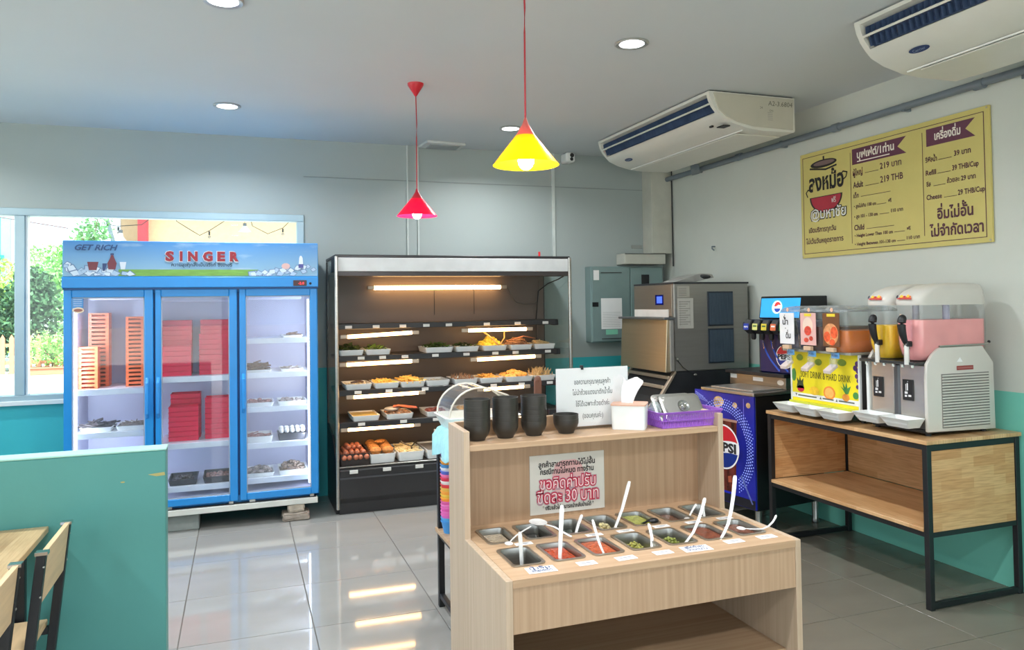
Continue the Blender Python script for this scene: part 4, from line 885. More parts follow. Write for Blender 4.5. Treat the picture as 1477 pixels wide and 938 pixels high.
CO = {'clear broth film': ((176, 158, 132), .035), 'dark soy': ((40, 34, 30), .02), 'dark green liquid': ((52, 62, 52), .02), 'minced pale garlic': ((214, 200, 150), .045), 'green lime juice': ((172, 176, 88), .042), 'thin brown sauce': ((112, 70, 50), .03), 'dark brown liquid': ((74, 56, 46), .02),
      'nothing but a white spoon': ((96, 80, 70), .004), 'red chilli sauce': ((168, 66, 36), .04), 'orange-red chilli sauce': ((176, 86, 52), .045), 'chopped green chilli': ((156, 152, 72), .045), 'chopped green onion': ((132, 138, 60), .045), 'dark red-brown sauce': ((118, 60, 42), .045), 'brown paste': ((120, 72, 56), .04)}
place = ['at the left end', 'second from the left', 'third from the left', 'in the middle', 'third from the right', 'second from the right', 'at the right end']
pan0 = None
for x, y, k, row in pan_grid():
    what = (BACKP if row == 'back' else FRONTP)[k]
    lab = 'steel pan, %s row %s, holding %s' % (row, place[k], what)
    if pan0 is None:
        pan0 = single(pan_mesh(x, y), 'sauce_pan', STEEL, lab, 'pan', 'sunken steel sauce pans', smooth=True); p0 = Vector((x, y, 0)); l0 = pan0.location.copy()
    else:
        o = pan0.copy(); COL.objects.link(o); o.location = l0+Vector((x, y, 0))-p0; o['label'] = lab
    c, hh = CO[what]
    cx, cy = x+.054, y+.085; zb = .677; hh = hh+.024 if hh > .01 else hh; zt = zb+max(.006, hh)
    mt = M('sauce_'+what.replace(' ', '_').replace('-', '_'), c, .12 if 'chopped' not in what and 'minced' not in what else .5, var=.35, scale=90, bump=.25, bscale=150)
    if 'chopped' in what or 'minced' in what:
        mb = chunks(x+.018, x+.090, y+.02, y+.150, zb+.015, hh-.012, 190, .006, 'chunk')
    else:
        nrm = [(0, 0)]; mb = MB().loft([rrect(cx, cy, zb, .072, .132, .012), rrect(cx, cy, zt-.002, .075, .136, .012), rrect(cx, cy, zt, .072, .132, .012)])
        if 'chilli' in what:
            for q in range(24): mb.ball((cx+R.uniform(-.03, .03), cy+R.uniform(-.055, .055), zt), .004, .003, .002, 5, 4)
    single(mb, 'sauce', mt, '%s in the %s row pan %s' % (what if 'nothing' not in what else 'thin brown residue', row, place[k]), 'sauce', kind='stuff', smooth=True)
# spoons: path from bowl end to handle tip, real size
SP = M('spoon_white_melamine', (232, 230, 226), .3)
def spoon(path, lab, w0=.0075, bowl=False, name='spoon'):
    w0 *= .66; path = smooth_path(path, 2); n = len(path); P = []
    for i in range(n-1):
        for q in range(3):
            a = Vector(path[i]); b = Vector(path[i+1]); P.append(tuple(a.lerp(b, q/3)))
    P.append(path[-1]); m_ = len(P)
    rx = [w0*(.75+.4*i/(m_-1)) for i in range(m_)]; rx[-1] = w0*.8; rx[0] = w0*.6
    ry = [.0022]*m_
    t = thing(name, lab, 'spoon', path[0], group='white spoons in the sauces')
    part(MB().tube(P, rx, 8, ry=ry), 'handle', SP, t, smooth=True)
    if bowl:
        c = Vector(path[0]); mb = MB()
        loops = []
        for rr_, zz in ((.026, .0), (.030, .003), (.030, .004), (.026, .001), (.014, -.006), (.002, -.008)):
            loops.append([(c.x+rr_*1.0*math.cos(2*PI*k/18), c.y+rr_*1.35*math.sin(2*PI*k/18), c.z+zz) for k in range(18)])
        part(MB().loft(loops), 'bowl', SP, t, smooth=True)
    else:
        c = Vector(path[0]); part(MB().ball((c.x, c.y, c.z), .014, .018, .005, 10, 6), 'bowl', SP, t, smooth=True)
    return t
z0 = .75
spoon([(.812, 2.215, .69), (.806, 2.205, .76), (.800, 2.198, .835)], 'white spoon standing upright in the nearest left empty pan', .0095)
spoon([(.925, 2.19, .71), (.934, 2.20, .79), (.952, 2.225, .895)], 'tall white spoon standing in the red chilli sauce', .0100)
spoon([(1.075, 2.155, .722), (1.062, 2.185, .77), (1.069, 2.25, .830)], 'thin curved white spoon in the orange-red sauce', .0065)
spoon([(1.235, 2.17, .722), (1.265, 2.215, .76), (1.285, 2.27, .788)], 'white spoon in the chopped green chilli', .0075)
spoon([(1.35, 2.17, .735), (1.405, 2.19, .768), (1.47, 2.24, .815), (1.535, 2.315, .838)], 'long white spoon slanting from the chopped green onion', .0085)
spoon([(1.47, 2.14, .745), (1.535, 2.18, .785), (1.60, 2.24, .855), (1.645, 2.29, .912)], 'tallest white spoon slanting up from the dark red-brown sauce', .0095)
spoon([(1.60, 2.20, .757), (1.66, 2.165, .757), (1.71, 2.175, .772), (1.745, 2.20, .785)], 'thin white spoon lying across the pan at the right end of the front row', .0055)
spoon([(.960, 2.455, .778), (.995, 2.40, .776), (1.01, 2.36, .768), (1.03, 2.33, .758)], 'white ladle lying over the dark soy pan, its round bowl upward', .008, True, 'ladle')
spoon([(.82, 2.36, .752), (.86, 2.40, .762), (.93, 2.445, .772)], 'slim white spoon handle lying across the leftmost back pan', .0045)
spoon([(1.075, 2.40, .74), (1.10, 2.43, .765), (1.125, 2.455, .788)], 'short white spoon in the dark green liquid', .0085)
spoon([(1.22, 2.395, .742), (1.27, 2.43, .80), (1.325, 2.475, .882)], 'tall white spoon leaning right from the minced garlic', .0095)
spoon([(1.52, 2.40, .745), (1.555, 2.43, .762), (1.59, 2.455, .778)], 'short white spoon in the thin brown sauce', .0065)
spoon([(1.605, 2.42, .72), (1.606, 2.43, .75), (1.606, 2.435, .780)], 'short upright white spoon in the pan at the far right of the back row', .0085)
t = thing('ladle', 'short black ladle end resting on the rim of the lime juice pan', 'ladle', (1.375, 2.40, .75))
part(MB().ball((1.375, 2.395, .757), .020, .013, .009, 10, 6), 'bowl', BLACK, t, smooth=True)
part(MB().tube([(1.36, 2.40, .757), (1.335, 2.43, .735)], .004, 6), 'handle', BLACK, t)
# label cards
def card(x, y, w_, d, txt, lab, big=False, rot=0.0):
    t = thing('label_card', lab, 'label', (x, y, .75), rot, local=True)
    part(MB().box(-w_/2, w_/2, -d/2, d/2, 0.0005, .0013), 'card', PAPER, t)
    pl = PL((0, 0, .0014), (1, 0, 0), (0, 1, 0))
    col = M('pen_blue', (52, 72, 120), .6) if big else M('pale_print', (150, 150, 160), .6)
    if not big: part(MB().rect(pl, -w_*.3, w_*.3, d*.0, d*.16, .0004).rect(pl, -w_*.18, w_*.18, -d*.22, -d*.12, .0004), 'faint_print', col, t)
    for q, s in enumerate(txt if big else []): text(pl, s, 0, d*(.12-.42*q) if len(txt) > 1 else -d*.15, d*.5, col, t, w=w_*.72, align='c', bold=.02, lift=.0004)
card(.828, 2.098, .088, .050, ['น้ำจิ้ม', 'สุกี้สูตรเด็ด'], 'larger label with blue handwriting before the nearest left pan', True, -.05)
card(.975, 2.098, .060, .034, ['น้ำจิ้ม'], 'small white label before the red chilli pan')
card(1.105, 2.095, .066, .034, ['ซอสพริก'], 'small white label before the orange-red sauce pan', rot=.04)
card(1.236, 2.098, .062, .034, ['พริก'], 'small white label before the chopped green chilli pan')
card(1.352, 2.092, .096, .052, ['พริกตำสด', 'น้ำมะนาว'], 'larger label with blue handwriting before the chopped green onion pan', True, -.06)
card(1.505, 2.108, .066, .034, ['เต้าหู้ยี้'], 'small white label before the dark red-brown sauce pan')
card(1.632, 2.108, .066, .034, ['ถั่วตัด'], 'small white label near the front right corner of the worktop')
for k, (x, s) in enumerate(((.865, 'น้ำซุป'), (.985, 'ซีอิ๊ว'), (1.118, 'ผักชี'), (1.235, 'กระเทียม'), (1.375, 'มะนาว'), (1.505, 'ซอส'), (1.635, 'น้ำปลา'))):
    if k == 1: continue
    card(x, 2.343, .060, .026, [s], 'narrow white label between the rows, before the back pan of %s' % BACKP[k])
# notice sheet
NP = M('notice_paper', (214, 210, 202), .45, var=.02)
t = thing('notice_sheet', 'laminated notice with pink outlined Thai lettering taped to the station back panel', 'notice', (1.136, 2.598, .763))
part(MB().box(.986, 1.285, 2.5965, 2.5995, .763, .977), 'sheet', NP, t, .0005)
p = front(2.5965, .986, .763)
PK = M('notice_pink_pale', (222, 172, 172), .5); PR = M('notice_red', (204, 44, 78), .5); PD = M('notice_white_fill', (240, 214, 216), .5); PH = M('notice_halo', (186, 150, 160), .5)
part(MB().flat(p, [(.10+.06*0, .06), (.205, .06), (.215, .14), (.205, .175), (.18, .19), (.125, .19), (.10, .175), (.088, .14)], .0006), 'pale_shape', PK, t)
for s, xx, yy, h, w_ in (('ลูกค้าสามารถทานได้ไม่อั้น', .147, .170, .027, .226), ('กรณีทานไม่หมด ทางร้าน', .147, .144, .027, .214), ('* ปรับแล้วไม่สามารถนำกลับบ้านได้ *', .150, .015, .020, .205)): text(p, s, xx, yy, h, INK, t, w=w_, align='c', bold=.025, lift=.0022)
for (s, yy, h, w_) in (('ขอคิดค่าปรับ', .090, .056, .222), ('ขีดละ 30 บาท', .040, .060, .245)):
    mb = MB(); text_into(mb, p, s, .150, yy, h, w=w_+.012, align='c', bold=.12, lift=.0010); part(mb, 'lettering_halo', PH, t)
    mb = MB(); text_into(mb, p, s, .150, yy, h, w=w_+.006, align='c', bold=.075, lift=.0014); part(mb, 'lettering', PR, t)
    mb = MB(); text_into(mb, p, s, .150, yy, h, w=w_, align='c', bold=.0, lift=.0018); part(mb, 'lettering_fill', PD, t)
# white notice on stand
t = thing('acrylic_sign', 'white paper sign in a clear acrylic holder standing behind the bowls', 'sign', (1.25, 2.625, 1.058))
part(MB().box(1.104, 1.402, 2.617, 2.6195, 1.068, 1.286), 'paper', M('sign_paper', (226, 226, 226), .4, var=.01), t)
part(MB().box(1.100, 1.405, 2.613, 2.6155, 1.060, 1.290).box(1.100, 1.405, 2.6205, 2.623, 1.060, 1.290).box(1.13, 1.375, 2.60, 2.636, 1.0585, 1.061), 'holder', glass('acrylic', (254, 254, 254), .06, .02, .0), t)
part(MB().box(1.205, 1.213, 2.610, 2.626, 1.28, 1.296), 'clip', INK, t)
p = front(2.617, 1.104, 1.068)
mb = MB()
for s, yy, w_ in (('ขอความกรุณาคุณลูกค้า', .157, .150), ('ไม่นำถ้วยแดงมาตักน้ำจิ้ม', .118, .165), ('ใช้ได้เฉพาะถ้วยดำค่ะ', .075, .140), ('(ขอบคุณค่ะ)', .030, .085)):
    text_into(mb, p, s, .148, yy, .026, w=w_, align='c', bold=.005, lift=.0004)
part(mb, 'lettering', M('sign_ink', (58, 58, 62), .6), t)
# bowls
BOWL = M('black_melamine', (50, 46, 41), .38, var=.05)
BLM = MB().lathe([(.028, 0), (.029, .004), (.031, .008), (.041, .022), (.0458, .036), (.0465, .052), (.0448, .052), (.0440, .040), (.038, .027), (.024, .010)], (0, 0, 0), 28)
bowl0 = None
def bowls(x, y, n, which, pitch=.0082):
    global bowl0
    for k in range(n):
        lab = 'black bowl, %s, %s' % (which, ordn(n-1-k, n))
        if bowl0 is None:
            bowl0 = mesh_obj(BLM, 'bowl', BOWL, smooth=True); o = bowl0; tag(o, None, 'bowl')
        else: o = bowl0.copy(); COL.objects.link(o)
        o.location = (x+R.uniform(-.0006, .0006), y+R.uniform(-.0006, .0006), 1.0585+k*pitch); o['label'] = lab; o['group'] = which
bowls(.777, 2.555, 12, 'leftmost tall stack'); bowls(.885, 2.565, 12, 'second tall stack from the left'); bowls(.995, 2.570, 12, 'tall stack next to the short one'); bowls(1.118, 2.565, 3, 'short stack before the white sign')
# tissue box
t = thing('tissue_box', 'white plastic tissue box with a peach lid and a pulled-up tissue on the station shelf', 'tissue box', (1.378, 2.562, 1.0585), math.radians(-36), local=True)
part(MB().loft([rrect(0, 0, 0, .122, .098, .012), rrect(0, 0, .088, .128, .104, .012)]), 'box', WHITE, t, smooth=True)
part(MB().loft([rrect(0, 0, .088, .131, .107, .013), rrect(0, 0, .094, .130, .106, .013)]), 'lid', M('lid_peach', (206, 164, 142), .45), t, smooth=True)
mb = MB(); n = 14; lo = []
for zz, rx, ry, dx in ((.092, .020, .009, -.008), (.115, .024, .010, -.004), (.145, .030, .012, .006), (.168, .034, .010, .018), (.182, .026, .004, .004)):
    lo.append([(dx+rx*math.cos(2*PI*k/n)*(1+.15*math.sin(3*k)), ry*math.sin(2*PI*k/n)+.004*math.sin(k*2.2+zz*70), zz+.010*math.sin(k*1.1)*(zz > .14)) for k in range(n)])
part(MB().loft(lo), 'tissue', M('tissue_white', (240, 240, 240), .9, var=.01), t, smooth=True)

# purple basket with steel lids
PU = M('basket_purple', (146, 88, 190), .4)
t = thing('plastic_basket', 'purple slotted plastic basket at the right end of the station shelf', 'basket', (1.597, 2.56, 1.058))
bx0, bx1, by0, by1, bz = 1.475, 1.722, 2.488, 2.618, 1.0585
part(MB().box(bx0, bx1, by0, by1, bz, bz+.004), 'base', PU, t, .001)
part(MB().loft([rrect((bx0+bx1)/2, (by0+by1)/2, bz+.052, bx1-bx0+.030, by1-by0+.022, .02), rrect((bx0+bx1)/2, (by0+by1)/2, bz+.060, bx1-bx0+.036, by1-by0+.028, .02), rrect((bx0+bx1)/2, (by0+by1)/2, bz+.060, bx1-bx0+.022, by1-by0+.014, .02), rrect((bx0+bx1)/2, (by0+by1)/2, bz+.052, bx1-bx0+.020, by1-by0+.012, .02)], False, False), 'rim', PU, t, smooth=True)
n = 34
for k in range(n):
    x = bx0+.002+(bx1-bx0-.004)*k/(n-1)
    part(MB().loft([[(x-.0022, y_, z_), (x+.0022, y_, z_), (x+.0022, y_+.002, z_), (x-.0022, y_+.002, z_)] for y_, z_ in ((by0+.002, bz+.002), (by0-.009, bz+.055))]), 'slat', PU, t)
mb = MB()
for k in range(n):
    x = bx0+.002+(bx1-bx0-.004)*k/(n-1); mb.box(x-.0022, x+.0022, by1+.003, by1+.005, bz, bz+.055)
for k in range(16):
    y = by0+.004+(by1-by0-.008)*k/15
    for x, s in ((bx0, -1), (bx1, 1)): mb.loft([[(x+s*d_, y-.002, z_), (x+s*d_, y+.002, z_), (x+s*(d_-.002), y+.002, z_), (x+s*(d_-.002), y-.002, z_)] for d_, z_ in ((0, bz), (.012, bz+.055))])
part(mb, 'other_slats', PU, t, kind='stuff')
part(MB().loft([rrect((bx0+bx1)/2, (by0+by1)/2, bz+.026, bx1-bx0+.014, by1-by0+.012, .012), rrect((bx0+bx1)/2, (by0+by1)/2, bz+.030, bx1-bx0+.016, by1-by0+.013, .012), rrect((bx0+bx1)/2, (by0+by1)/2, bz+.030, bx1-bx0+.010, by1-by0+.008, .012)], False, False), 'middle_band', PU, t)
for k, (dx, dy, lab) in enumerate(((0, 0, 'front steel pan lid with round knob recess leaning in the purple basket'), (-.022, .022, 'rear steel pan lid leaning behind the front one in the purple basket'))):
    t = thing('pan_lid', lab, 'lid', (1.625+dx, 2.560+dy, 1.072), .0, local=True)
    t.rotation_euler = (math.radians(52), 0, 0)
    part(MB().loft([rrect(0, .055, .0, .180, .120, .02), rrect(0, .055, .004, .180, .120, .02), rrect(0, .055, .005, .160, .10, .018), rrect(0, .055, .012, .150, .09, .018)]), 'plate', STEEL, t, smooth=True)
    part(MB().lathe([(.024, .012), (.025, .016), (.018, .016), (.010, .011), (.009, .020), (.002, .021)], (0, .055, 0), 20), 'knob', CHROME, t, smooth=True)
single(MB().ball((1.492, 2.575, 1.115), .026, .03, .036, 10, 8), 'plastic_bag', glass('clear_bag', (225, 235, 232), .25, .15, .15), 'crumpled clear plastic bag at the left end of the purple basket', 'bag', smooth=True)

# ============================================================ rack behind the station
t = thing('steel_rack', 'wood-topped black steel rack mostly hidden behind the station', 'rack', (1.35, 3.55, 0))
for x in (.945, 1.72):
    for y in (3.27, 3.80): part(MB().box(x, x+.03, y, y+.03, 0, .875), 'post', BLACK, t, .002)
part(MB().box(.975, 1.72, 3.803, 3.825, .85, .875).box(.975, 1.72, 3.273, 3.295, .85, .875).box(.948, .972, 3.30, 3.80, .85, .875).box(.948, .972, 3.30, 3.80, .35, .375).box(.948, .972, 3.30, 3.80, .045, .07).box(.975, 1.72, 3.803, 3.825, .35, .375).box(.975, 1.72, 3.273, 3.295, .35, .375), 'frame', BLACK, t, .002)
part(MB().box(.935, 1.76, 3.26, 3.84, .875, .895), 'top_board', OAKX, t, .002)
part(MB().box(.935, 1.76, 3.26, 3.84, .376, .396), 'lower_shelf', OAKX, t, .002)
CL = M('pale_blue_cloth', (160, 212, 218), .85, var=.12, scale=25, bump=.2)
lo = []
for k in range(7):
    y = 3.40+.062*k; wv = .008*math.sin(k*1.9)
    lo.append([(1.02, y, .905), (.97, y, .920+abs(wv)), (.938, y, .916), (.918+wv, y, .88), (.916+wv, y, .79+wv*2), (.924+wv, y, .79+wv*2), (.930, y, .88), (.934, y, .899), (.97, y, .900+abs(wv)), (1.02, y, .897)])
single(MB().loft(lo), 'folded_cloth', CL, 'pale blue cloth draped over the left end of the rack behind the station', 'cloth', smooth=True)
cols = [(70, 150, 220), (90, 170, 225), (232, 110, 190), (236, 120, 196), (230, 100, 180), (240, 130, 200), (225, 100, 170), (250, 160, 60), (236, 200, 80), (250, 170, 70), (230, 190, 90), (222, 60, 70), (232, 232, 228), (216, 50, 80), (236, 120, 170), (90, 110, 200), (230, 230, 236), (80, 150, 210), (240, 160, 60), (235, 235, 235), (150, 90, 180)]
nm = ['blue', 'sky blue', 'pink', 'bright pink', 'deep pink', 'light pink', 'rose', 'orange', 'yellow', 'amber', 'ochre', 'red', 'white', 'crimson', 'soft pink', 'indigo', 'off-white', 'steel blue', 'tangerine', 'plain white', 'purple']
c0 = MB().lathe([(.028, 0), (.040, .055), (.043, .056), (.0435, .062), (.040, .062), (.038, .056), (.026, .003)], (0, 0, 0), 20)
for k, c in enumerate(cols):
    o = mesh_obj(c0, 'plastic_cup', M('cup_'+nm[k].replace(' ', '_').replace('-', '_'), c, .4), smooth=True)
    o.location = (.980, 3.72, .396+.0165*k); tag(o, '%s plastic cup in the colourful stack on the rack, %s' % (nm[k], ordn(len(cols)-1-k, len(cols))), 'cup', 'colourful stacked cups')
# clear roll-top cover
t = thing('display_cover', 'clear rounded food cover with white rims behind the bowl stacks', 'food cover', (1.12, 3.62, .895))
CLR = glass('cover_clear', (246, 242, 234), .14, .04, .10)
arc = [(.945+.15*(1-math.cos(PI/2*a/7)), .985+.140*math.sin(PI/2*a/7)) for a in range(8)]
prof = arc+[(1.13, 1.122), (1.24, 1.082), (1.28, 1.05), (1.29, .985)]
part(MB().loft([[(x, 3.56, z) for x, z in prof], [(x, 3.80, z) for x, z in prof]], False, False, closed=False), 'cover', CLR, t, smooth=True)
part(MB().tube([(x, 3.56, z) for x, z in prof], .005, 6), 'front_rim', M('clear_rim', (214, 208, 196), .25), t, smooth=True)
part(MB().tube([(x, 3.80, z) for x, z in prof], .005, 6), 'rear_rim', MATS['clear_rim'], t, smooth=True)
part(MB().flat(PL((0, 3.562, 0), (1, 0, 0), (0, 0, 1)), prof, 0), 'end_panel', CLR, t)
part(MB().loft([rrect(1.12, 3.68, .8955, .30, .22, .03), rrect(1.12, 3.68, .975, .375, .28, .03), rrect(1.12, 3.68, .984, .39, .29, .03), rrect(1.12, 3.68, .984, .36, .27, .03), rrect(1.12, 3.68, .902, .28, .20, .03)]), 'tray', WHITE, t, smooth=True)
t = thing('utensil_holder', 'brown wooden paddle handle standing behind the third bowl stack', 'utensil', (1.42, 3.60, .895))
part(MB().box(1.397, 1.436, 3.59, 3.605, .94, 1.145).ball((1.4165, 3.5975, 1.145), .0205, .010, .022, 10, 6), 'paddle', M('brown_wood', (110, 72, 58), .5, var=.15), t, .003)
part(MB().lathe([(.05, 0), (.055, .10), (.052, .10), (.047, .004)], (1.42, 3.60, .8955), 20), 'holder', BLACK, t, smooth=True)
# ============================================================ ice machine in the corner
IS = M('ice_machine_steel', (146, 144, 138), .36, .55, var=.05, scale=3, stretch=(1, 1, 14)); ISD = M('bin_dark_panel', (58, 60, 64), .4, .5)
t = thing('ice_machine', 'large stainless ice machine with an open slanted bin door in the room corner', 'ice machine', (3.42, 5.34, 0))
part(MB().box(3.10, 3.77, 5.03, 5.64, 1.0, 1.672), 'head', IS, t, .006)
part(MB().box(3.095, 3.775, 5.025, 5.645, 1.664, 1.678), 'top_edge', M('edge_dark', (44, 46, 50), .4), t, .002)
part(MB().prism([(3.09, 1.0), (2.95, .80), (2.88, .66), (2.88, .06), (3.76, .06), (3.76, 1.0)], 'y', 5.035, 5.66), 'bin', ISD, t, .006)
part(MB().prism([(3.085, 1.012), (2.93, .79), (2.945, .77), (3.10, .995)], 'y', 5.01, 5.04), 'opening_frame', M('frame_satin', (196, 180, 160), .3, .6), t, .003)
part(MB().prism([(3.085, 1.012), (2.93, .79), (2.945, .77), (3.10, .995)], 'y', 5.66, 5.69), 'opening_frame', MATS['frame_satin'], t, .003)
for (xa, za) in ((3.05, .955), (3.0, .885)): part(MB().box(xa-.012, xa+.006, 5.04, 5.66, za-.012, za+.014), 'cross_bar', MATS['frame_satin'], t, .003)
part(MB().prism([(3.08, .985), (2.955, .81), (2.975, .80), (3.10, .975)], 'y', 5.06, 5.64), 'bin_opening', BLACK, t)
for x in (2.93, 3.70):
    for y in (5.10, 5.6): part(MB().tube([(x, y, 0), (x, y, .06)], .02, 10), 'leg', STEEL, t)
dr = part(MB().prism([(3.035, 1.395), (3.015, 1.40), (2.995, 1.0), (3.045, 1.0), (3.07, 1.38)], 'y', 4.995, 5.71), 'bin_door', M('door_gold_reflection', (196, 180, 150), .33, .85, var=.03, scale=3, stretch=(1, 1, 30)), t, .004)  # gold base colour paints in the reflection of the chiller lights
part(MB().box(2.985, 3.085, 4.985, 5.72, 1.395, 1.412), 'door_lip', M('edge_grey', (110, 112, 112), .35, .6), dr, .003)
part(MB().box(3.03, 3.06, 4.975, 4.995, 1.01, 1.39), 'door_edge', M('door_edge_grey', (150, 148, 142), .4, .4), dr, .002)
cp = part(MB().box(3.090, 3.10, 5.05, 5.63, 1.42, 1.66), 'control_panel', M('panel_brushed', (160, 148, 134), .30, .75, var=.03, scale=3, stretch=(1, 1, 30)), t, .002)
p = leftface(3.090, 5.63, 1.42)
part(MB().rect(p, .34, .465, .085, .165, .001), 'touch_screen', M('screen_navy', (16, 22, 90), .2), cp)
part(MB().rect(p, .365, .445, .10, .152, .0015), 'screen_glow', emis('screen_blue', (62, 92, 232), 1.1), cp)
part(MB().box(3.082, 3.092, 5.09, 5.615, 1.412, 1.47), 'name_plate', M('plate_white', (206, 200, 192), .4), cp, .001)
for z in (1.338, 1.052):
    zt = z+.267
    v = part(MB().box(3.392, 3.625, 5.020, 5.03, z, zt), 'vent_panel', M('vent_navy', (34, 44, 56), .4), t, .003)
    for k in range(20): part(MB().box(3.405+.0108*k, 3.410+.0108*k, 5.014, 5.021, z+.012, zt-.012), 'slat', M('vent_slat_navy', (74, 90, 104), .4), v)
part(MB().box(3.128, 3.265, 5.026, 5.031, 1.325, 1.555), 'taped_sheet', M('grey_sheet', (178, 176, 168), .6), t)
part(MB().box(3.128, 3.235, 5.027, 5.031, 1.562, 1.648), 'small_label', M('label_grey', (160, 158, 148), .6), t)
p = front(5.026, 3.128, 1.325); mb = MB()
for k in range(11): mb.rect(p, .012, .11-.02*(k % 3), .20-.017*k, .205-.017*k)
mb.rect(p, .02, .022, .02, .21).rect(p, .105, .107, .02, .21)
for k in range(5): mb.rect(p, .012, .08, .25+.013*k, .254+.013*k, .0005)
part(mb, 'table_lines', M('sheet_ink', (128, 126, 120), .6), t)
part(MB().tube([(3.11, 5.02, 1.09), (3.16, 5.015, 1.03), (3.24, 5.01, .975), (3.26, 5.02, .97)], .003, 6), 'door_cable', BLACK, t)
part(MB().ball((3.265, 5.015, .972), .014, .01, .01, 8, 6).ball((3.11, 5.018, 1.095), .012, .01, .012, 8, 6), 'cable_knob', STEEL, t)
t = thing('folded_bag', 'grey folded plastic bag with a dark opening lying on top of the ice machine', 'bag', (3.36, 5.2, 1.68))
part(MB().loft([[(3.16, 5.10, 1.681), (3.16, 5.30, 1.681), (3.16, 5.30, 1.684), (3.16, 5.10, 1.684)], [(3.33, 5.08, 1.682), (3.33, 5.32, 1.682), (3.33, 5.32, 1.735), (3.33, 5.08, 1.735)], [(3.42, 5.10, 1.70), (3.42, 5.33, 1.70), (3.42, 5.30, 1.748), (3.42, 5.12, 1.748)], [(3.52, 5.12, 1.715), (3.52, 5.33, 1.715), (3.52, 5.30, 1.742), (3.52, 5.14, 1.742)]]), 'sheet', M('bag_grey_plastic', (150, 150, 146), .35, var=.2), t, .004, smooth=True)
part(MB().ball((3.42, 5.115, 1.722), .07, .03, .018, 10, 6), 'opening', M('bag_dark', (56, 58, 60), .5), t)

# ============================================================ cola fountain, turned 7 degrees
LA = math.radians(7); LX, LY = 3.16, 4.17
t = thing('drink_fountain_cabinet', 'black base cabinet with a blue cola picture door standing behind the wooden table', 'cabinet', (LX, LY, 0), LA)
part(MB().box(.004, .62, 0, .575, .155, .90), 'body', M('body_black', (14, 15, 19), .35), t, .004)
PB = M('door_royal_blue', (22, 32, 150), .25, var=.5, scale=3)
dr = part(MB().box(-.012, .004, -.002, .577, .165, .902), 'door', PB, t, .002)
p = PL((-.012, .577, 0), (0, -1, 0), (0, 0, 1))          # x grows towards the camera, z is real height
cx, cz = .288, .535
mb = MB()
mb.flat(p, [(.14, .722), (.42, .722), (.40, .24), (.17, .24)], .0006)
part(mb, 'printed_glass_of_cola', M('cola_brown', (86, 34, 26), .25, var=.7, scale=22, stretch=(1, 1, .5)), dr)
mb = MB(); mb.flat(p, [(.135, .728), (.425, .728), (.423, .712), (.137, .712)], .0009); part(mb, 'printed_rim', M('rim_tan', (170, 128, 110), .4), dr)
mb = MB(); [mb.flat(p, [(x, z), (x+.035, z+.006), (x+.03, z+.05), (x-.004, z+.04)], .0011) for x, z in ((.33, .30), (.25, .27), (.36, .25), (.19, .33))]; part(mb, 'printed_ice', M('ice_amber', (160, 78, 52), .2, var=.3, scale=30), dr)
mb = MB(); mb.rect(p, .0, .577, .168, .225, .0007); part(mb, 'printed_dark_foot', M('foot_dark', (20, 22, 34), .3), dr)
DOT = M('dot_light_blue', (150, 168, 255), .3)
mb = MB()
for ring in range(5):
    rr = .245+.017*ring
    for a in range(84):
        an = 2*PI*a/84+ring*.037; x = cx+rr*math.cos(an)*.93; z = cz+rr*math.sin(an)*1.03
        if 0.01 < x < .567 and .19 < z < .885 and not (.14 < x < .42 and z < .72): mb.disc(p, x, z, .0068-.0009*abs(ring-2), lift=.0012, seg=6)
for ring in range(4):
    for a in range(60):
        an = PI/2*a/60; rr = .10+.022*ring; x = .577-rr*math.sin(an+1.5)*.6-.02; z = .20+rr*math.cos(an)
        if .42 < x < .57: mb.disc(p, x, z, .0058, lift=.0012, seg=6)
    for a in range(10): mb.disc(p, .015+.014*a*(.6+ring*.15), .885-.012*ring-.003*a, .0038, lift=.0012, seg=6)
part(mb, 'printed_dots', DOT, dr, kind='stuff')
mb = MB(); [mb.disc(p, x, z, a, b, .0010, 16) for x, z, a, b in ((.25, .84, .052, .034), (.235, .82, .036, .026), (.405, .828, .022, .020), (.53, .84, .02, .018))]; part(mb, 'printed_gold_blur', M('gold_blur', (206, 168, 112), .4, var=.5, scale=18), dr)
mb = MB(); mb.rect(p, .485, .489, .64, .88, .0010); part(mb, 'printed_streak', M('streak', (120, 120, 220), .3), dr)
def cola_logo(p, cx, cz, r, parent, l0=.0014, txt=True):
    W_ = M('logo_pure_white', (236, 236, 238), .3); RR = M('logo_cola_red', (196, 34, 46), .3); BB = M('logo_cola_blue', (14, 44, 128), .3)
    part(MB().disc(p, cx, cz, r, lift=l0, seg=40), 'emblem_ring', W_, parent)
    ri = r*.93
    def seg_(top):
        pts = []
        a0 = .27
        if top:
            for k in range(21): an = a0+(PI-2*a0)*k/20; pts.append((cx+ri*math.cos(an), cz+ri*math.sin(an)))
            for k in range(1, 12): u = -1+2*k/12; pts.append((cx+ri*.96*u, cz+ri*(.27+.05*math.sin(u*2.6))))
        else:
            for k in range(21): an = PI+a0+(PI-2*a0)*k/20; pts.append((cx+ri*math.cos(an), cz+ri*math.sin(an)))
            for k in range(1, 12): u = 1-2*k/12; pts.append((cx+ri*.96*u, cz+ri*(-.30+.05*math.sin(u*2.6))))
        return pts
    part(MB().flat(p, seg_(True), l0+.0004), 'emblem_red', RR, parent); part(MB().flat(p, seg_(False), l0+.0004), 'emblem_blue', BB, parent)
    if txt: part(text_into(MB(), p, 'PEPSI', cx, cz-r*.20, r*.55, w=r*1.62, align='c', bold=.05, lift=l0+.0008), 'emblem_lettering', INK, parent)
cola_logo(p, cx, cz, .152, dr)
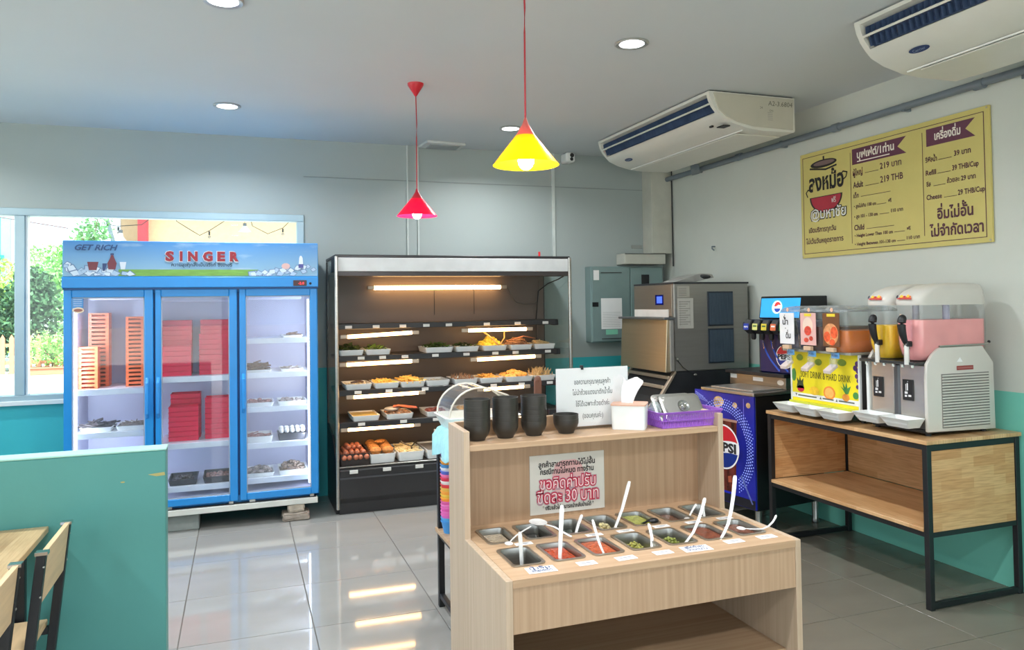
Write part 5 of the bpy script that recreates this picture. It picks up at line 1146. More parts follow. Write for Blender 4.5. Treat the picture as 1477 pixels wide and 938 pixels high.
part(MB().rect(PL((.12, -.0005, 0), (1, 0, 0), (0, 0, 1)), -.006, .03, .472, .577, .001), 'side_plate', M('plate_pale_grey', (170, 172, 176), .4), t)
part(MB().box(-.02, .64, -.01, .50, .903, .925), 'worktop', STEEL, t, .003)
part(MB().box(.03, .30, .05, .45, .925, .935), 'drain_tray', M('tray_pale_steel', (186, 180, 172), .3, .7), t, .002)
for x in (.05, .57):
    for y in (.04, .53): part(MB().lathe([(.022, 0), (.026, .012), (.020, .03), (.022, .155)], (x, y, 0), 16), 'leg', STEEL, t, smooth=True)
t = thing('cola_dispenser', 'black and blue cola dispenser tower with four valves and a lit screen', 'drink dispenser', (LX, LY, .925), LA, local=True)
part(MB().box(.30, .62, .02, .555, .0, .08), 'ice_bin', M('bin_steel', (140, 134, 124), .28, .9, var=.08, scale=4, stretch=(1, 1, 20)), t, .003)
part(MB().box(.27, .62, .01, .57, .08, .105), 'bin_top', BLACK, t, .004)
p = PL((.30, .555, 0), (0, -1, 0), (0, 0, 1))
part(MB().rect(p, .01, .075, .045, .075).rect(p, .235, .33, .040, .066), 'bin_label', M('label_bright', (214, 214, 210), .5), t)
part(MB().disc(p, .49, .045, .03, .018), 'bin_badge', M('badge_pale', (208, 200, 186), .4), t)
part(MB().box(.31, .60, -.12, .262, .105, .47), 'column', M('column_navy', (8, 20, 82), .28), t, .008)
part(MB().box(.40, .60, .262, .36, .105, .42), 'side_column', M('side_dark', (46, 52, 54), .35), t, .004)
part(MB().prism([(.31, .478), (.335, .632), (.60, .632), (.60, .47), (.36, .47)], 'y', -.08, .265), 'head', M('head_black', (16, 17, 20), .3), t, .005)
u_ = Vector((.025, 0, .154)).normalized(); p = PL((.3105, .262, .483), (0, -1, 0), u_)
sc = part(MB().rect(p, .01, .36, .003, .137, .0015), 'screen', emis('screen_sky_blue', (38, 150, 220), .75), t)
part(MB().disc(p, .16, .075, .046, lift=.0022), 'screen_glow_ring', emis('screen_pale', (190, 226, 244), 1.0), sc)
part(MB().disc(p, .165, .075, .034, .038, .0027), 'screen_globe', emis('screen_white', (236, 240, 244), .9), sc)
part(MB().flat(p, [(.165+.03*math.cos(a), .08+.032*math.sin(a)) for a in [PI*.05+PI*.95*k/12 for k in range(13)]]+[(.15, .078), (.175, .092)], .0032), 'screen_globe_red', emis('screen_red', (222, 52, 50), .8), sc)
part(MB().flat(p, [(.165+.028*math.cos(a), .066+.026*math.sin(a)) for a in [PI+PI*k/12 for k in range(13)]], .0032), 'screen_globe_blue', emis('screen_blue_dark', (30, 60, 150), .8), sc)
part(MB().box(.20, .36, -.02, .31, .40, .455), 'valve_rail', BLACK, t, .006)
VC = [(30, 60, 160), (214, 214, 130), (224, 204, 70), (214, 110, 70), (60, 130, 70)]
for k, y in enumerate((.228, .146, .064, -.018, -.095)):
    v = part(MB().prism([(.165, .40), (.16, .44), (.185, .475), (.26, .475), (.28, .38), (.20, .375)], 'y', y-.032, y+.032), 'valve', BLACK, t, .006)
    u_ = Vector((.025, 0, .035)); u_.normalize()
    q = PL((.159, y, .43), (0, -1, 0), (.1, 0, .99))
    part(MB().rect(q, -.024, .024, -.026, .012, .003).flat(q, [(-.024, .012), (.024, .012), (.024, .018), (-.024, .018)], .003), 'valve_label', M('valve_colour_%d' % k, VC[k], .4), v)
    if k == 0: part(text_into(MB(), q, 'PEPSI', 0, -.010, .014, w=.036, align='c', bold=.03, lift=.0036), 'valve_lettering', PAPER, v)
    else: part(MB().rect(q, -.016, .016, -.004, .006, .0036), 'valve_print', PAPER if k > 2 else M('valve_green', (50, 100, 60), .4), v)
    part(MB().lathe([(.012, .335), (.018, .345), (.018, .38)], (.225, y, 0), 12), 'nozzle', BLACK, v, smooth=True)
    part(MB().tube([(.285, y-.02, .375), (.300, y-.02, .27)], .003, 6), 'dispense_lever', CHROME, v)
p = PL((.31, .262, 0), (0, -1, 0), (0, 0, 1))
for q in range(2):
    part(MB().ribbon(p, [(.035+.075*q+.0004*k*k, .35-.0118*k) for k in range(20)], .014, .0015), 'printed_wave', M('wave_blue', (44, 92, 206), .25), t)
cola_logo(p, .232, .222, .080, t)

# ============================================================ wooden drinks table
SV1, SV2 = (222, 182, 134), (200, 154, 104)
TOPM = stave('staves_along_y', SV1, SV2, 'YX', .35, .055); BACKM = stave('staves_back', (222, 182, 134), (200, 156, 106), 'YZ', .33, .055); ENDM = stave('staves_end', (222, 176, 124), (202, 146, 92), 'XZ', .22, .052)
EDGE = M('cut_wood_edge', (206, 174, 132), .5, var=.1)
t = thing('drinks_table', 'long wooden sideboard table on a black steel frame along the right wall', 'table', (3.48, 3.45, 0))
A0, A1, B0, B1 = 3.168, 3.80, 2.858, 4.058
part(MB().box(A0-.006, A1+.01, B0-.006, B1+.006, .808, .828), 'table_top', TOPM, t, .002)
for x in (A0, A1-.030):
    for y in (B0, B1-.030): part(MB().box(x, x+.030, y, y+.030, 0, .806), 'post', BLACK, t, .0015)
fr = MB()
for y in (B0+.003, B1-.027): fr.box(A0+.03, A1-.03, y, y+.024, .006, .034).box(A0+.03, A1-.03, y, y+.024, .775, .806).box(A0+.03, A1-.03, y, y+.024, .352, .376)
for x in (A0+.003, A1-.027): fr.box(x, x+.024, B0+.03, B1-.03, .780, .806).box(x, x+.024, B0+.03, B1-.03, .352, .376)
part(fr, 'frame_rail', BLACK, t, .001)
part(MB().box(A0-.004, A1-.03, B0+.03, B1-.03, .378, .397), 'lower_shelf', TOPM, t, .0015)
part(MB().box(A0+.034, A1-.034, B0+.004, B0+.022, .377, .774), 'end_panel', ENDM, t, .001)
part(MB().box(A0+.034, A1-.034, B1-.022, B1-.004, .398, .774), 'end_panel', ENDM, t, .001)
part(MB().box(A1-.024, A1-.006, B0+.034, B1-.034, .398, .778), 'back_panel', BACKM, t, .001)
# ============================================================ slush machine
SB = M('slush_beige_plastic', (206, 202, 194), .35, var=.02); TZ = .828
t = thing('slush_machine', 'beige twin slush machine with yellow and pink drink bowls on the table end', 'slush machine', (3.48, 3.12, TZ))
sidep = [(3.258, .852), (3.256, 1.12), (3.262, 1.195), (3.30, 1.245), (3.345, 1.277), (3.645, 1.279), (3.72, 1.19), (3.725, .842)]
S0, S1 = 2.925, 3.325
sp1 = part(MB().prism(sidep, 'y', S0, S0+.022), 'side_panel', SB, t, .007, smooth=True, seg=2)
part(MB().prism(sidep, 'y', S1-.022, S1), 'side_panel', SB, t, .007, smooth=True, seg=2)
vg = part(MB().box(3.352, 3.680, S0-.002, S0+.004, .868, 1.142), 'vent_recess', M('vent_recess_dark', (120, 116, 112), .5), sp1)
mb = MB()
for k in range(19):
    z = .872+.0142*k; mb.loft([[(3.355, S0-.001, z), (3.677, S0-.001, z), (3.677, S0-.007, z+.003), (3.355, S0-.007, z+.003)], [(3.355, S0-.001, z+.0095), (3.677, S0-.001, z+.0095), (3.677, S0-.007, z+.0085), (3.355, S0-.007, z+.0085)]])
part(mb, 'vent_slats', SB, sp1, kind='stuff')
p = front(S0-.0005)
part(MB().rect(p, 3.457, 3.573, 1.158, 1.180, .001), 'red_label', M('label_dull_red', (150, 66, 62), .5), sp1)
part(MB().rect(p, 3.463, 3.567, 1.166, 1.171, .0016), 'label_line', M('label_faded', (176, 110, 104), .5), sp1)
part(MB().flat(p, [(3.458, 1.20), (3.50, 1.20), (3.482, 1.224)], .001), 'white_mark', M('mark_white', (240, 240, 240), .4), sp1)
part(MB().box(3.29, 3.70, S0+.022, S1-.022, .86, 1.20), 'body', M('slush_body_grey', (120, 120, 118), .4), t)
FRN = M('mirror_front', (196, 192, 184), .22, .7, var=.05, scale=3, stretch=(1, 1, 8))
for a, b in ((2.95, 3.105), (3.145, 3.30)): part(MB().box(3.270, 3.29, a, b, .90, 1.185), 'front_panel', FRN, t, .002)
part(MB().box(3.255, 3.285, 3.304, 3.322, .868, 1.19), 'front_pillar', WHITE, t, .004)
part(MB().box(3.262, 3.288, 3.105, 3.145, .90, 1.185), 'middle_pillar', M('pillar_dark', (92, 94, 98), .35, .4), t, .008)
for y in (3.275, 3.080):
    c = part(MB().box(3.262, 3.270, y-.062, y+.004, 1.0, 1.108), 'control_plate', BLACK, t, .002)
    pp = leftface(3.262, y, 1.0)
    part(MB().rect(pp, .018, .022, .05, .085).rect(pp, .026, .033, .052, .09).rect(pp, .012, .03, .034, .046).rect(pp, .034, .052, .02, .03).rect(pp, .012, .026, .018, .028), 'control_symbols', M('symbol_white', (220, 220, 220), .4), c)
    part(MB().disc(pp, .032, .098, .003), 'control_dot', M('symbol_grey', (150, 150, 150), .4), c)
part(MB().box(3.20, 3.72, S0+.023, S1-.010, 1.19, 1.206), 'bowl_deck', M('deck_black', (52, 54, 54), .25), t, .004)
for k in range(6): part(MB().tube([(3.212, 2.97+.06*k, 1.176), (3.212, 2.97+.06*k, 1.192)], .008, 8), 'deck_stud', CHROME, t)
part(MB().tube([(3.35, S0+.005, 1.283), (3.66, S0+.005, 1.285), (3.69, S0+.0, 1.292)], .005, 6), 'side_rod', STEEL, t)
part(MB().ball((3.69, S0, 1.297), .008, seg=8, rings=6), 'rod_knob', DARK, t)
CLB = glass('slush_bowl_clear', (252, 253, 254), .10, .03, .03)
def sloop(x0, x1, yc, w_, z, r=.045): return rrect((x0+x1)/2, yc, z, x1-x0, w_, r)
for yc, col, nm_, zt in ((3.014, (240, 160, 158), 'pink', 1.418), (3.204, (255, 200, 20), 'yellow', 1.388)):
    b = part(MB().loft([sloop(3.25, 3.70, yc, .10, 1.206), sloop(3.236, 3.703, yc, .145, 1.235), sloop(3.229, 3.706, yc, .166, 1.29), sloop(3.224, 3.706, yc, .168, 1.40), sloop(3.224, 3.700, yc, .166, 1.50)], False, False), 'drink_bowl', CLB, t, smooth=True, label='clear bowl of %s drink' % nm_)
    part(MB().loft([sloop(3.255, 3.695, yc, .092, 1.212), sloop(3.241, 3.697, yc, .137, 1.24), sloop(3.234, 3.70, yc, .158, 1.29), sloop(3.229, 3.70, yc, .160, zt)]), 'drink', M('drink_'+nm_, col, .25, var=.10, scale=6, sub=.25), b, smooth=True, label='%s slush drink' % nm_)
    part(MB().tube([(3.50, yc, 1.30), (3.50, yc, 1.50)], .018, 12), 'bowl_post', M('post_bluish', (186, 190, 214), .3), b, smooth=True)
    part(MB().loft([sloop(3.218, 3.706, yc, .172, 1.494, .06), sloop(3.214, 3.709, yc, .176, 1.508, .06), sloop(3.222, 3.708, yc, .174, 1.535, .06), sloop(3.262, 3.705, yc, .166, 1.567, .06), sloop(3.335, 3.695, yc, .146, 1.594, .055), sloop(3.42, 3.66, yc, .110, 1.606, .05)]), 'bowl_lid', SB, t, smooth=True)
    pq = PL((3.2105, yc+.052, 1.512), (0, -1, 0), (.42, 0, .91))
    mb = MB(); [mb.disc(pq, .03+.018*k, .020+.004*(k % 2), .011, .009, .003+.0004*k, 10) for k in range(4)]
    lg = part(mb, 'lid_sticker', M('sticker_orange', (226, 120, 50), .4), t)
    part(MB().disc(pq, .035, .028, .010, .008, .006, 10).disc(pq, .075, .030, .009, .008, .006, 10), 'sticker_yellow', M('sticker_yellow', (236, 196, 60), .4), lg)
    part(MB().flat(pq, [(.01, .012), (.105, .010), (.10, .018), (.015, .019)], .0065).disc(pq, .055, .026, .007, .006, .0065, 8), 'sticker_red', M('sticker_red', (186, 40, 40), .4), lg)
    part(MB().disc(pq, .010, .026, .007, .010, .0068, 8), 'sticker_dark', M('sticker_dark', (50, 46, 60), .4), lg)
    yt = yc-.022
    tp = part(MB().tube(smooth_path([(3.212, yt, 1.272), (3.196, yt, 1.300), (3.178, yt, 1.345), (3.170, yt, 1.395), (3.176, yt, 1.425), (3.190, yt, 1.440)], 3), [.009, .010, .011, .012, .014, .016, .018, .019, .020, .021, .0215, .0215, .021, .019, .015, .008], 12), 'tap_handle', BLACK, t, smooth=True)
    part(MB().box(3.190, 3.226, yt-.016, yt+.016, 1.283, 1.312), 'tap_block', BLACK, tp, .004)
    part(MB().tube([(3.200, yt, 1.19), (3.200, yt, 1.30)], .016, 12), 'tap_tube', CLB, tp, smooth=True)
    part(MB().tube([(3.200, yt, 1.192), (3.200, yt, 1.29)], .012, 10), 'tap_piston', M('piston_white', (224, 220, 212), .3), tp, smooth=True)
def driptray(t, xc0, xc1, y0, y1, z):
    part(MB().loft([rrect((xc0+xc1)/2+.01, (y0+y1)/2, z, xc1-xc0-.04, y1-y0-.05, .012), rrect((xc0+xc1)/2, (y0+y1)/2, z+.048, xc1-xc0, y1-y0, .012), rrect((xc0+xc1)/2, (y0+y1)/2, z+.048, xc1-xc0-.008, y1-y0-.008, .012), rrect((xc0+xc1)/2, (y0+y1)/2, z+.020, xc1-xc0-.03, y1-y0-.03, .012)]), 'drip_tray', WHITE, t, smooth=True)
driptray(t, 3.135, 3.262, 2.94, 3.125, .872); driptray(t, 3.135, 3.262, 3.130, 3.315, .872)
part(MB().box(3.27, 3.72, S0+.025, S1-.025, TZ+.012, .86), 'under_pan', DARK, t, .003)
for x in (3.30, 3.68):
    for y in (2.965, 3.29): part(MB().tube([(x, y, TZ), (x, y, TZ+.02)], .014, 10), 'foot', BLACK, t)
# ============================================================ juice dispenser
t = thing('juice_dispenser', 'three-bowl cold juice dispenser with a yellow fruit picture front on the table', 'drink dispenser', (3.4, 3.65, TZ))
J0, J1 = 3.375, 3.935
part(MB().box(3.275, 3.66, J0, J1, .885, 1.215), 'body', M('steel_side', (96, 96, 96), .35, .7), t, .003)
for x in (3.32, 3.62):
    for y in (J0+.04, J1-.04): part(MB().tube([(x, y, TZ), (x, y, .885)], .013, 10), 'foot', BLACK, t)
fp = part(MB().box(3.262, 3.275, J0, J1, .905, 1.215), 'front_panel', M('panel_lemon', (240, 222, 40), .3, var=.06, scale=5), t, .002)
part(MB().box(3.258, 3.274, J0-.004, J0+.008, .90, 1.215), 'panel_edge', FRAMEW, fp, .001); part(MB().box(3.258, 3.274, J1-.008, J1+.004, .90, 1.215), 'panel_edge', FRAMEW, fp, .001)
p = leftface(3.262, J1, .905)
part(MB().rect(p, .0, .56, .022, .052, .001), 'white_strip', PAPER, fp)
part(MB().rect(p, .06, .22, .033, .041, .002).rect(p, .27, .36, .033, .041, .002).rect(p, .40, .52, .033, .041, .002).flat(p, [(.035, .046), (.052, .046), (.044, .030)], .002).flat(p, [(.245, .030), (.262, .030), (.254, .046)], .002).flat(p, [(.375, .030), (.392, .030), (.384, .046)], .002), 'strip_print', M('strip_ink', (90, 96, 90), .5), fp)
mb = MB(); text_into(mb, p, 'SOFT DRINK & HARD DRINK', .085, .150, .058, w=.41, bold=.0, lift=.0015); part(mb, 'lettering', M('green_black_ink', (64, 66, 34), .5), fp)
def fr_(nm_, col, items, l=.0013):
    mb = MB()
    for it in items:
        if it[0] == 'd': mb.disc(p, it[1], it[2], it[3], it[4] if len(it) > 4 else None, l, 16)
        else: mb.flat(p, it[1], l)
    part(mb, nm_, M('fruit_'+nm_, col, .4, var=.15, scale=40), fp)
fr_('printed_orange', (238, 140, 60), [('d', .325, .075, .048, .04)]); fr_('printed_orange_core', (244, 178, 96), [('d', .325, .075, .036, .03)], .0018)
fr_('printed_lemon', (240, 196, 50), [('d', .20, .075, .042, .026)]); fr_('printed_pineapple', (232, 150, 60), [('d', .455, .062, .028, .022)])
fr_('printed_leaves', (70, 140, 70), [('p', [(.455, .08), (.415, .125), (.44, .11), (.43, .15), (.452, .118), (.462, .155), (.468, .115), (.495, .13), (.475, .085)]), ('d', .53, .08, .022, .02), ('d', .025, .16, .02, .04)])
fr_('printed_dark_leaves', (52, 70, 44), [('p', [(.045, .08), (.055, .115), (.05, .145), (.07, .125), (.078, .16), (.088, .125), (.11, .145), (.105, .11), (.115, .08)])]); fr_('printed_dragonfruit', (206, 44, 70), [('d', .083, .078, .03, .02)])
fr_('printed_grapes', (84, 48, 110), [('d', .545, .26, .016), ('d', .53, .235, .016), ('d', .55, .22, .016), ('d', .54, .19, .014), ('d', .55, .165, .012), ('d', .545, .13, .012)])
fr_('printed_fern', (120, 150, 50), [('d', .08, .27, .03, .02), ('d', .24, .25, .03, .02), ('d', .43, .26, .035, .02)])
part(MB().box(3.24, 3.28, J0, J1, .893, .908), 'drip_rail', M('rail_yellow_green', (196, 200, 60), .35), t, .002)
for k, (a, b) in enumerate(((3.765, 3.945), (3.575, 3.755), (3.385, 3.565))): driptray(t, 3.115, 3.245, a, b, .845+.004)
part(MB().box(3.20, 3.64, J0, J1, 1.215, 1.228), 'bowl_deck', M('deck_clear_grey', (150, 150, 140), .3), t, .002)
JCL = glass('juice_bowl_clear', (250, 252, 252), .10, .03, .07)
CARDS = [((226, 226, 228), 'white'), ((222, 176, 170), 'pink'), ((110, 70, 44), 'dark')]
for k, (yc, dcol, zt, nm_) in enumerate(((3.845, (170, 180, 186), 1.24, 'clear'), (3.66, (92, 50, 40), 1.37, 'dark red'), (3.475, (236, 130, 44), 1.352, 'orange'))):
    b = part(MB().loft([sloop(3.21, 3.57, yc, .12, 1.215), sloop(3.19, 3.575, yc, .165, 1.245), sloop(3.180, 3.578, yc, .176, 1.28), sloop(3.176, 3.58, yc, .178, 1.42), sloop(3.172, 3.58, yc, .178, 1.46)], False, False), 'drink_bowl', JCL, t, smooth=True, label='clear bowl of %s drink' % nm_)
    if zt > 1.25: part(MB().loft([sloop(3.215, 3.565, yc, .11, 1.221), sloop(3.196, 3.568, yc, .155, 1.25), sloop(3.187, 3.572, yc, .167, 1.282), sloop(3.183, 3.574, yc, .170, zt)]), 'drink', M('juice_'+nm_.replace(' ', '_'), dcol, .2, var=.10, scale=5, sub=.15), b, smooth=True, label='%s juice' % nm_)
    part(MB().loft([sloop(3.168, 3.585, yc, .184, 1.458), sloop(3.168, 3.585, yc, .184, 1.468), sloop(3.19, 3.56, yc, .15, 1.485), sloop(3.24, 3.50, yc, .08, 1.492)]), 'bowl_lid', glass('juice_lid_clear', (224, 228, 228), .16, .08, .22), t, smooth=True)
    cd_ = part(MB().box(3.160, 3.165, yc-.064, yc+.064, 1.262, 1.452), 'flavour_card', M('card_'+CARDS[k][1], CARDS[k][0], .35, var=.03), t, .001)
    pc = leftface(3.160, yc+.064, 1.262)
    if k == 0:
        part(text_into(text_into(text_into(text_into(MB(), pc, '•', .045, .165, .03, lift=.0012), pc, 'น้ำ', .028, .118, .05, w=.05, bold=.02, lift=.0012), pc, '•', .05, .085, .03, lift=.0012), pc, 'ดื่ม', .055, .035, .05, w=.045, bold=.02, lift=.0012), 'card_lettering', INK, cd_)
    elif k == 1:
        part(MB().disc(pc, .064, .115, .042, .05, .0010), 'card_pale_patch', M('patch_cream', (232, 208, 190), .4), cd_)
        part(MB().rect(pc, .035, .095, .170, .186, .0012), 'card_yellow_tab', M('tab_yellow', (230, 206, 60), .4), cd_)
        part(MB().disc(pc, .064, .085, .030, .028, .0014).disc(pc, .05, .03, .02, .014, .0014).disc(pc, .09, .04, .016, .014, .0014), 'card_red_fruit', M('card_red', (206, 70, 56), .4, var=.3, scale=60), cd_)
    else:
        part(MB().disc(pc, .064, .07, .058, .062, .0010), 'card_pale_patch', M('patch_tan', (216, 150, 100), .4, var=.3, scale=40), cd_)
        part(MB().rect(pc, .035, .100, .170, .186, .0012), 'card_yellow_tab', MATS['tab_yellow'], cd_)
        part(MB().disc(pc, .035, .055, .026, .03, .0014).disc(pc, .09, .08, .028, .034, .0014).disc(pc, .075, .025, .022, .018, .0016), 'card_orange_fruit', M('card_orange', (226, 90, 50), .4, var=.3, scale=60), cd_)
    part(MB().disc(leftface(3.165, yc, 1.47), .005, .0, .011, .012, .001), 'lid_sticker', M('peach_sticker', (226, 176, 150), .4), t)
    tp = part(MB().box(3.148, 3.172, yc-.03, yc+.03, 1.232, 1.256), 'tap_plate', M('tap_tan', (206, 176, 146), .4), t, .002)
    part(MB().tube([(3.18, yc, 1.14), (3.175, yc, 1.235)], .017, 12), 'tap_tube', JCL, tp, smooth=True)
    pb = part(MB().box(3.168, 3.176, yc-.048, yc+.012, 1.195, 1.228), 'push_pad', M('pad_blue', (92, 150, 200), .35), t, .002)
    part(text_into(MB(), leftface(3.168, yc+.012, 1.195), 'PUSH', .03, .010, .018, w=.045, align='c', bold=.02, lift=.001), 'pad_lettering', M('pad_text', (50, 90, 140), .4), pb)
    lv = part(MB().prism([(3.15, 1.105), (3.145, 1.125), (3.20, 1.16), (3.21, 1.145)], 'y', yc+.0, yc+.055), 'push_lever', M('lever_pinkwhite', (216, 200, 194) if k == 0 else (190, 186, 182), .35), t, .003)
    part(MB().box(3.19, 3.21, yc+.005, yc+.05, 1.15, 1.20), 'lever_stem', JCL, lv)
# ============================================================ booth corner at the left
GP = M('partition_green', (76, 142, 136), .5, var=.05, scale=2.5, bump=.05, bscale=30)
t = thing('booth_partition', 'low blue-green partition wall with a pale top edge at lower left', 'partition', (-2.2, 3.245, 0))
part(MB().box(-4.0, -.268, 3.20, 3.292, 0, .992), 'panel', GP, t, .003)
part(MB().box(-4.0, -.266, 3.198, 3.294, .992, 1.0), 'top_edge', M('partition_top', (160, 206, 192), .4, var=.06, scale=6), t, .002)  # thin strip paler than the panel below
p = front(3.1995)
part(MB().flat(p, [(-.33, .905), (-.272, .910), (-.270, .898), (-.30, .896)], .0008).disc(p, -.415, .884, .008, .003, .0008, 8), 'paint_chip', M('chip_ochre', (170, 160, 100), .6), t)
TT = stave('booth_table_wood', (196, 168, 124), (168, 136, 94), 'YX', .4, .09)
t = thing('dining_table', 'brown wooden dining table against the green partition at lower left', 'table', (-1.0, 2.8, 0))
part(MB().box(-1.35, -.655, 2.40, 3.19, .728, .750), 'table_top', TT, t, .002)
for x in (-1.30, -.74):
    for y in (2.46, 3.10): part(MB().box(x, x+.03, y, y+.03, 0, .728), 'leg', BLACK, t, .001)
part(MB().box(-1.30, -.71, 2.46, 2.485, .70, .728).box(-1.30, -.71, 3.10, 3.125, .70, .728), 'frame_rail', BLACK, t)
CW = M('chair_wood', (206, 178, 138), .45, var=.12, scale=3, stretch=(14, 1.5, 14))
def chair(x, y0, y1, lab):
    t = thing('dining_chair', lab, 'chair', (x, (y0+y1)/2, 0), group='wood and black steel chairs')
    for y in (y0, y1-.028):
        part(MB().prism([(x-.085, 0), (x-.060, 0), (x-.012, .455), (x+.024, .788), (x-.002, .792), (x-.040, .455)], 'y', y, y+.028), 'rear_leg', BLACK, t, .002)
        part(MB().box(x-.47, x-.445, y, y+.028, 0, .44), 'front_leg', BLACK, t, .002)
    for y in (y0, y1-.028): part(MB().box(x-.006, x+.029, y-.001, y+.029, .785, .796), 'post_cap', CHROME, t, .001)
    part(MB().prism([(x-.010, .63), (x+.004, .63), (x+.022, .792), (x+.006, .792)], 'y', y0+.028, y1-.028), 'backrest', CW, t, .001)
    part(MB().box(x-.48, x-.05, y0-.005, y1+.005, .44, .46), 'seat', CW, t, .003)
    part(MB().box(x-.45, x-.045, y0, y0+.02, .415, .44).box(x-.45, x-.045, y1-.02, y1, .415, .44), 'seat_frame', BLACK, t)
    for z in (.66, .75):
        for y in (y0+.004, y1-.004): part(MB().ball((x+.012+(z-.7)*.1, y, z), .005, seg=8, rings=5), 'bolt', STEEL, t)
    return t
chair(-.583, 2.685, 3.065, 'wooden-backed black steel chair whose whole backrest shows at lower left')
chair(-.630, 2.24, 2.615, 'wooden-backed black steel chair mostly cut off by the left frame edge')
t = thing('cup', 'pink plastic cup on the brown table, only its rim edge in the photo', 'cup', (-.80, 2.93, .75))
part(MB().lathe([(.03, 0), (.036, .085), (.034, .085), (.028, .004)], (-.815, 2.95, .75), 20), 'body', M('cup_pink', (224, 120, 128), .4), t, smooth=True)

# ============================================================ outside
GRD = M('sunlit_concrete', (214, 206, 192), .9, var=.08, scale=.8)
struct(MB().box(-40, 40, YB+.13, 70, -.25, -.01).box(-40, 40, -60, YF-.13, -.25, -.01).box(-40, XL-.13, YF-.13, YB+.13, -.25, -.01), 'ground', GRD)
struct(MB().box(XL-.5, XR+.5, YF-.6, YB+.75, ZC+.13, ZC+.30), 'roof', M('roof_sheet', (150, 150, 150), .6))
def leaves(mb, c, r, n, s, seed):
    rr = random.Random(seed)
    for k in range(n):
        while True:
            a = Vector((rr.uniform(-1, 1), rr.uniform(-1, 1), rr.uniform(-1, 1)))
            if .3 < a.length < 1: break
        q = Vector((c[0]+a.x*r[0], c[1]+a.y*r[1], c[2]+a.z*r[2]))
        d = Vector((rr.uniform(-1, 1), rr.uniform(-1, 1), rr.uniform(-.6, 1))).normalized(); e = d.cross(Vector((rr.uniform(-1, 1), rr.uniform(-1, 1), rr.uniform(-1, 1)))).normalized()
        L = s*rr.uniform(.7, 1.5)
        mb.add([q, q+d*L*.5+e*L*.28, q+d*L, q+d*L*.5-e*L*.28], [(0, 1, 2, 3)])
    return mb
def tree(name, lab, cat, x, y, blobs, n, s, col, trunk_h, seed, tr=.08, grp=None):
    t = thing(name, lab, cat, (x, y, 0), group=grp)
    mb = MB()
    for k, (c, r) in enumerate(blobs): leaves(mb, c, r, n, s, seed+k)
    part(mb, 'foliage', M('leaf_%d' % seed, col, .55, var=.35, scale=3, sub=.0), t)
    st = MB().tube([(x, y, -.02), (x+.03, y, trunk_h*.5), (x-.02, y, trunk_h)], [tr, tr*.8, tr*.5], 8)
    for c, r in blobs: st.tube([(x, y, trunk_h*.6), (c[0], c[1], c[2])], [tr*.5, tr*.2], 6)
    part(st, 'trunk', M('bark', (110, 88, 68), .8, var=.2), t, smooth=True)
tree('shrub', 'large dark green shrub seen through the window left of the fridge', 'shrub', -4.9, 22.8, [((-5.05, 22.8, 1.3), (.7, .8, 1.1)), ((-5.0, 22.7, 1.9), (.55, .6, .75)), ((-5.9, 22.9, 1.2), (.7, .7, 1.0))], 1500, .13, (72, 112, 76), 1.2, 11)
tree('tree', 'pale green tree between the dark shrub and the fridge', 'tree', -4.4, 25.5, [((-4.5, 25.5, 2.3), (.9, .9, 1.3)), ((-5.2, 25.8, 2.6), (1.0, .9, .9)), ((-4.3, 25.3, 2.9), (.7, .7, .8)), ((-4.4, 25.2, 1.1), (.8, .7, 1.0))], 1500, .13, (158, 214, 128), 2.0, 21)
tree('tree', 'yellow-green tree top below the turquoise building', 'tree', -7.4, 27, [((-7.2, 27, 2.2), (1.1, 1, 1.0)), ((-6.6, 27.2, 1.4), (1.0, .9, 1.1)), ((-8.0, 27, 2.4), (1, .9, 1.0))], 1500, .13, (196, 222, 120), 1.5, 31)
tree('tree', 'thin leafy branches rising beside the red post above the fridge', 'tree', -3.4, 20.0, [((-3.1, 20.0, 3.7), (.35, .4, .7)), ((-3.3, 20.1, 3.2), (.4, .4, .5))], 220, .11, (104, 160, 96), 3.2, 41, .05)
tree('flower_bush', 'low light green bush in front of the picket fence beside the fridge', 'shrub', -4.3, 21.2, [((-4.45, 21.2, .62), (.35, .25, .42)), ((-4.15, 21.25, .5), (.35, .25, .36))], 380, .09, (150, 204, 110), .5, 51, .03)
t = thing('planter', 'long low terracotta planter by the picket fence', 'planter', (-4.1, 21.1, 0))
part(MB().box(-4.75, -3.7, 21.05, 21.35, -.01, .14).box(-4.78, -3.67, 21.02, 21.38, .14, .17), 'trough', M('terracotta', (196, 136, 108), .7), t, .01)
PI_ = M('picket_orange', (226, 156, 118), .6)
t = thing('picket_fence', 'low orange-painted picket fence across the yard outside the window', 'fence', (-6, 21.7, 0))
part(MB().box(-10, -2.5, 21.73, 21.76, .22, .30), 'rail', PI_, t); part(MB().box(-10, -2.5, 21.73, 21.76, .66, .74), 'rail', PI_, t)
pk = None
for k in range(40):
    x = -10+.19*k
    if pk is None: pk = part(MB().prism([(x-.05, -.01), (x+.05, -.01), (x+.05, .86), (x, .96), (x-.05, .86)], 'y', 21.70, 21.73), 'picket', PI_, t)
    else:
        o = pk.copy(); COL.objects.link(o); o.location = (.19*k, 0, 0)
t = thing('building', 'turquoise two-storey building beyond the trees at the far left of the window', 'building', (-9.5, 32, 0))
TQ = M('turquoise_wall', (84, 200, 190), .6)
part(MB().box(-13, -7.55, 30, 31.2, 0, 3.3).box(-13, -7.55, 30, 31.2, 3.3, 5.4), 'wall', TQ, t)
part(MB().box(-13, -7.45, 29.8, 30, 3.30, 3.42).box(-13, -7.5, 29.8, 30, 2.95, 3.0), 'ledge', M('turquoise_dark', (50, 150, 146), .6), t)
wf = part(MB().box(-8.55, -7.85+.0, 29.94, 30, 3.62, 4.30), 'window', M('window_dark', (110, 130, 140), .3), t)
